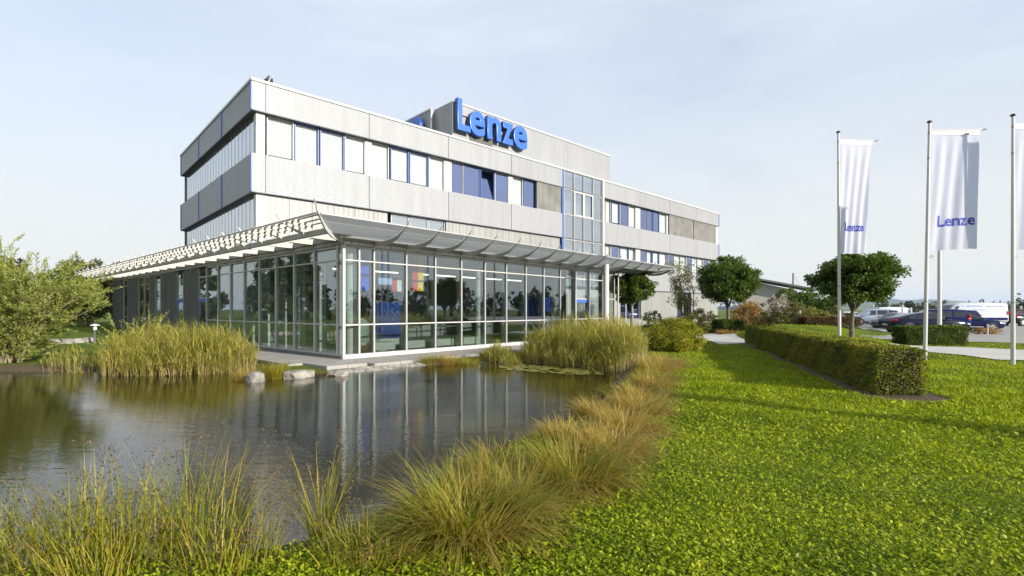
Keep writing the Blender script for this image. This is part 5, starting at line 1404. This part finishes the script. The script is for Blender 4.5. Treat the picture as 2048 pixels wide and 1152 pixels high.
# ------------------------------------------------------------------ vehicles
def paint(name, col, metal=.3): return pmat(name, col, .16, metal * .3, .03, coat=0, spec=.22)
carglass = glassmat('car_glass', (.10, .12, .13), .10, .9)
redl = pmat('tail_lens', (.45, .01, .02), .25); clear = pmat('head_lens', (.65, .67, .70), .15, .2)
chrome = pmat('bright_trim', (.75, .75, .75), .2, .9); rimm = pmat('alloy_rim', (.55, .55, .56), .3, .7)
PAINTS = {'navy': paint('navy_paint', (.010, .016, .060)), 'night': paint('night_blue_paint', (.006, .008, .022)), 'royal': paint('blue_paint', (.009, .016, .085)), 'silver': paint('silver_blue_paint', (.34, .38, .48), .5), 'white': paint('white_paint', (.44, .46, .49), 0), 'grey': paint('grey_paint', (.20, .20, .25), .4), 'black': paint('black_paint', (.012, .012, .014))}
SEC = {  # stations from tail to nose: x, under, belt, roof, half width at belt, half width at roof
 'fastback': [(-2.48, .42, .80, .81, .70, .55), (-2.40, .30, .98, 1.0, .84, .66), (-1.9, .22, 1.0, 1.10, .92, .66), (-1.2, .2, .98, 1.28, .94, .62), (-.5, .2, .96, 1.41, .95, .60), (.25, .2, .95, 1.40, .95, .60), (.85, .2, .94, 1.20, .95, .62), (1.35, .2, .93, .95, .94, .72), (1.95, .2, .86, .87, .93, .7), (2.35, .26, .74, .75, .85, .6), (2.48, .36, .60, .61, .72, .5)],
 'suv': [(-2.30, .48, .95, .97, .80, .6), (-2.24, .36, 1.05, 1.35, .90, .66), (-2.0, .28, 1.06, 1.66, .94, .68), (-1.3, .26, 1.05, 1.72, .95, .70), (-.3, .26, 1.04, 1.73, .95, .70), (.35, .26, 1.03, 1.68, .95, .68), (.95, .26, 1.02, 1.30, .95, .68), (1.3, .26, 1.02, 1.05, .94, .76), (1.95, .28, .96, .98, .92, .72), (2.25, .32, .82, .83, .84, .6), (2.34, .42, .62, .63, .74, .5)],
 'estate': [(-2.35, .42, .85, .87, .74, .6), (-2.28, .30, .98, 1.10, .86, .62), (-2.0, .22, .98, 1.36, .90, .62), (-1.2, .2, .97, 1.45, .91, .63), (-.2, .2, .95, 1.47, .91, .62), (.35, .2, .94, 1.43, .91, .60), (.95, .2, .93, 1.12, .91, .62), (1.3, .2, .92, .94, .90, .7), (1.95, .2, .84, .85, .88, .68), (2.28, .26, .70, .71, .8, .56), (2.36, .36, .58, .59, .7, .5)],
 'van': [(-3.45, .50, 1.2, 1.25, .86, .82), (-3.42, .40, 1.25, 2.30, .96, .84), (-3.30, .35, 1.25, 2.36, .98, .85), (-1.0, .35, 1.25, 2.40, .98, .86), (1.2, .35, 1.25, 2.38, .98, .86), (1.75, .35, 1.22, 2.22, .98, .80), (2.45, .35, 1.18, 1.50, .97, .76), (2.75, .35, 1.12, 1.16, .96, .76), (3.2, .36, .98, 1.0, .90, .68), (3.38, .42, .78, .8, .78, .55)]}
GL = {'fastback': [(-1.45, -.55), (-.45, .30), (.36, .86)], 'suv': [(-2.0, -1.2), (-1.12, -.20), (-.10, .75)], 'estate': [(-1.95, -1.2), (-1.1, -.2), (-.1, .78)], 'van': [(1.45, 2.2)]}
SCREEN = {'fastback': ((.86, 1.3), (-1.9, -.75)), 'suv': ((.42, 1.22), (-2.24, -2.03)), 'estate': ((.42, 1.24), (-2.26, -2.02)), 'van': ((1.85, 2.68), (-3.43, -3.425))}
def car(kind, x, y, ang, col, label, group='cars in the car park', name=None, z=None, text=None, scale=1.0):
    S = np.array(SEC[kind]); z0 = (hz(x, y) + .045) if z is None else z
    e = empty(name or 'parked_car', (x, y, z0), ang, label, 'van' if kind == 'van' else 'car', group); e.scale = (scale,) * 3
    def at_x(q): return [float(np.interp(q, S[:, 0], S[:, k])) for k in range(1, 6)]
    # body: skin through the stations
    m = MB(); rings = []
    for s in S:
        q, un, be, ro, wb, wr = s
        ro = max(ro, be + .012); sh = max(ro - be, .012)
        half = [(wb * .80, un), (wb * .97, un + .12), (wb, un + (be - un) * .55), (wb * .985, be - .03), (wb * .95, be + .0), (wr + (wb * .93 - wr) * .12, be + sh * .84), (wr * .93, be + sh * .97), (wr * .5, be + sh * 1.02)]
        rings.append([(q, -a, b) for a, b in half] + [(q, a, b) for a, b in half[::-1]])
    k = len(rings[0]); vs = [p for r in rings for p in r]; fs = []
    for i in range(len(rings) - 1):
        for j in range(k):
            j2 = (j + 1) % k; fs.append((i * k + j, i * k + j2, (i + 1) * k + j2, (i + 1) * k + j))
    m.add(vs, fs, True); m.add(rings[0], [tuple(range(k))[::-1]]); m.add(rings[-1], [tuple(range(k))])
    m.build('body', PAINTS[col], e, fix=True)
    def side(q, t, s, off=.012):
        un, be, ro, wb, wr = at_x(q); ro = max(ro, be + .012); sh = ro - be
        yb, yt = wb * .95, wr + (wb * .93 - wr) * .12
        return (q, s * (yb + (yt - yb) * t / .84 + off), be + sh * t)
    for a, b in GL[kind]:
        for s in (-1, 1):
            m = MB(); c = [a + (b - a) * i / 4 for i in range(5)]
            for i in range(4):
                m.add([side(c[i], .07, s), side(c[i + 1], .07, s), side(c[i + 1], .78, s), side(c[i], .78, s)], [(0, 1, 2, 3)])
            m.build('side_window', carglass, e)
    for nm, (a, b) in zip(('windscreen', 'rear_window'), SCREEN[kind]):
        if kind == 'van' and nm == 'rear_window': continue
        m = MB(); pts = []
        for q in (a, (a + b) / 2, b):
            un, be, ro, wb, wr = at_x(q); ro = max(ro, be + .012)
            for f in (-.86, 0, .86): pts.append((q + (.015 if nm == 'windscreen' else -.015), f * wr * .93, be + (ro - be) * (1.02 if f == 0 else .985) + .014))
        m.add(pts, [(i * 3 + j, i * 3 + j + 1, i * 3 + j + 4, i * 3 + j + 3) for i in range(2) for j in range(2)], True); m.build(nm, carglass, e)
    wr_ = {'fastback': .34, 'suv': .37, 'estate': .32, 'van': .36}[kind]; ax = {'fastback': (-1.45, 1.5), 'suv': (-1.35, 1.4), 'estate': (-1.38, 1.4), 'van': (-2.0, 2.45)}[kind]
    for q in ax:
        wb = at_x(q)[3]
        for s in (-1, 1):
            a = MB(); a.cyl((q, s * (wb - .25), wr_ + .03), (q, s * (wb + .004), wr_ + .03), wr_ + .06, n=22); a.build('wheel_arch', M['black'], e)
            w = MB(); w.chain([(q, s * (wb - .20), wr_), (q, s * (wb - .18), wr_), (q, s * (wb + .012), wr_), (q, s * (wb + .025), wr_)], [wr_ * .9, wr_, wr_, wr_ * .88], 22); wo = w.build('wheel', M['rubber'], e)
            r_ = MB(); r_.cyl((q, s * (wb + .0), wr_), (q, s * (wb + .034), wr_), wr_ * .66, n=20)
            rim = r_.build('rim', rimm, wo)
            h = MB()
            for t in range(5):
                c, d = math.cos(t * 1.2566), math.sin(t * 1.2566); c2, d2 = math.cos(t * 1.2566 + .62), math.sin(t * 1.2566 + .62); f = wr_ * .6; g = wr_ * .22
                h.add([(q + c2 * g - .01, s * (wb + .037), wr_ + d2 * g), (q + c2 * f - d2 * .05, s * (wb + .037), wr_ + d2 * f + c2 * .05), (q + c2 * f + d2 * .05, s * (wb + .037), wr_ + d2 * f - c2 * .05)], [(0, 1, 2)])
            h.build('rim_opening', M['black'], wo)
    n0, t0 = S[-2], S[1]
    for s in (-1, 1):
        hx = S[-1][0]
        m = MB(); zz = n0[2]; wv_ = n0[4]
        m.chain([(hx - .30, s * (wv_ - .02), zz - .06), (hx - .1, s * (wv_ - .10), zz - .10), (hx + .0, s * (wv_ - .26), zz - .14)], [.07, .085, .06], 8); m.build('headlight', clear, e)
        m = MB(); tx = t0[0]; tz = t0[2]
        m.chain([(tx + .22, s * (t0[4] + .03), tz - .06), (tx + .02, s * (t0[4] - .03), tz - .08), (tx - .03, s * (t0[4] - .22), tz - .10)], [.05, .085 if kind != 'van' else .07, .06], 8)
        if kind in ('suv', 'van'): m.box(tx - .02, tx + .12, s * (t0[4] - .10), s * (t0[4] + .025), tz - .05, tz + .26)
        m.build('taillight', redl, e)
        un, be, ro, wb, wr = at_x(GL[kind][-1][1] - .05)
        m = MB(); q = GL[kind][-1][1] - .06; m.box(q - .07, q + .09, s * (wb + .01), s * (wb + .19), be + .03, be + .17); m.build('mirror', PAINTS[col], e)
        m = MB(); m.box(-.9, .95, s * (at_x(0)[3] - .004), s * (at_x(0)[3] + .008), .34, .40); m.build('sill_trim', chrome if kind == 'fastback' else M['black'], e)
    m = MB(); m.box(S[-1][0] - .06, S[-1][0] + .012, -.5, .5, S[-1][1] + .05, S[-1][1] + .2); m.build('grille', M['black'], e)
    m = MB(); m.box(S[0][0] - .012, S[0][0] + .03, -.26, .26, S[0][1] + .12, S[0][1] + .23); m.build('number_plate', M['white'], e)
    m = MB(); m.box(S[0][0] + .01, S[0][0] + .25, -.7, .7, S[0][1] - .12, S[0][1] + .02); m.build('bumper', M['black'], e)
    if text:
        # pale blue row of letter shapes high on the flank (too small to read in the photograph) and a blue stripe below
        s = 1; q = -3.0; k = 0; r = random.Random(5); m = MB()
        while q < 1.2:
            w = r.uniform(.12, .2)
            if k % 9 != 8:
                zb, zt = side(q, .62, s, .014), side(q, .75, s, .014)
                b2, t2 = side(q + w, .62, s, .014), side(q + w, .75, s, .014)
                m.add([zb, b2, t2, zt], [(0, 1, 2, 3)])
            q += w + .06; k += 1
        m.build('lettering', text, e)['kind'] = 'stuff'
        m = MB(); m.add([side(-1.2, .30, s, .014), side(.1, .36, s, .014), side(.12, .41, s, .014), side(-1.15, .345, s, .014)], [(0, 1, 2, 3)]); m.build('swoosh_print', text, e)
        m = MB(); m.box(-3.3, 2.2, at_x(0)[3] + .002, at_x(0)[3] + .012, .62, .86); m.build('blue_stripe', PAINTS['royal'], e)
    return e
def cx(u, Z): return (u - 1024) / 1008 * Z
car('fastback', cx(1846, 36), 36.0, -.08, 'night', 'long dark navy fastback saloon behind the short hedge, nose to the right', scale=1.04)
car('suv', cx(1862, 41), 41, math.pi - .42, 'royal', 'blue SUV with its tail towards the driveway, partly behind the navy fastback')
car('suv', cx(1888, 44), 44, math.pi - .55, 'royal', 'blue hatchback style SUV standing just behind the other blue one')
car('fastback', cx(1925, 41.5), 41.5, -.3, 'navy', 'navy saloon with its nose out beside the white van')
car('van', cx(1932, 52), 52.0, math.pi - .02, 'white', 'long white delivery van with pale blue lettering on its side', name='delivery_van', text=pmat('van_print', (.16, .24, .48), .6))
car('suv', cx(1745, 54), 54.0, -.35 + math.pi, 'silver', 'silver blue car behind the trunk of the ragged round tree')
car('estate', cx(1790, 48), 48.0, .30 + math.pi, 'grey', 'grey lavender estate car left of the navy fastback')
car('van', cx(1790, 68), 68.0, .1, 'white', 'white van roof showing behind the grey estate car', name='delivery_van', scale=.85)
car('van', cx(1640, 66), 66.0, .25, 'white', 'white van showing between the shrubs and the first flagpole', name='delivery_van')
car('estate', cx(1665, 58), 58.0, .4, 'white', 'white estate car under the small half hidden tree')
car('estate', cx(1700, 62), 62.0, .3, 'white', 'white estate car immediately left of the ragged tree trunk')
car('suv', cx(2050, 52), 52.0, .1, 'black', 'black car cut off by the right picture edge')
car('estate', cx(1768, 60), 60.0, .2, 'white', 'pale cream estate car behind the silver blue car')
# low planting between the parked cars
shrub(cx(1978, 34.5), 34.5, (1.0, .5, .30), 1500, .09, 'gold', 'small ground cover shrub in the parking island', 91, group=None)
MB().cyl((cx(1975, 33.6), 33.6, hz(cx(1975, 33.6), 33.6)), (cx(1975, 33.6), 33.6, hz(cx(1975, 33.6), 33.6) + .75), .05, n=10)
b = empty('parking_post', (cx(1975, 33.6), 33.6, hz(cx(1975, 33.6), 33.6)), 0, 'short white post in the parking island', 'post')
MB().cyl((0, 0, -.05), (0, 0, .72), .05, n=10).build('post_tube', M['white'], b); MB().cyl((0, 0, .5), (0, 0, .6), .052, n=10).build('reflector', M['steel'], b)

# ------------------------------------------------------------------ haze
hz_m, nt, out = mat_new('haze_air'); v = nt.nodes.new('ShaderNodeVolumePrincipled'); v.inputs['Density'].default_value = HAZE; v.inputs['Color'].default_value = (.64, .78, 1, 1)
nt.links.new(v.outputs[0], out.inputs['Volume'])
if HAZE > 0:
    hb = MB().box(-9500, 9500, -2600, 12500, -3, 190).build('haze', hz_m, None); tag(hb, 'pale even haze over the whole landscape', None, None, 'stuff')
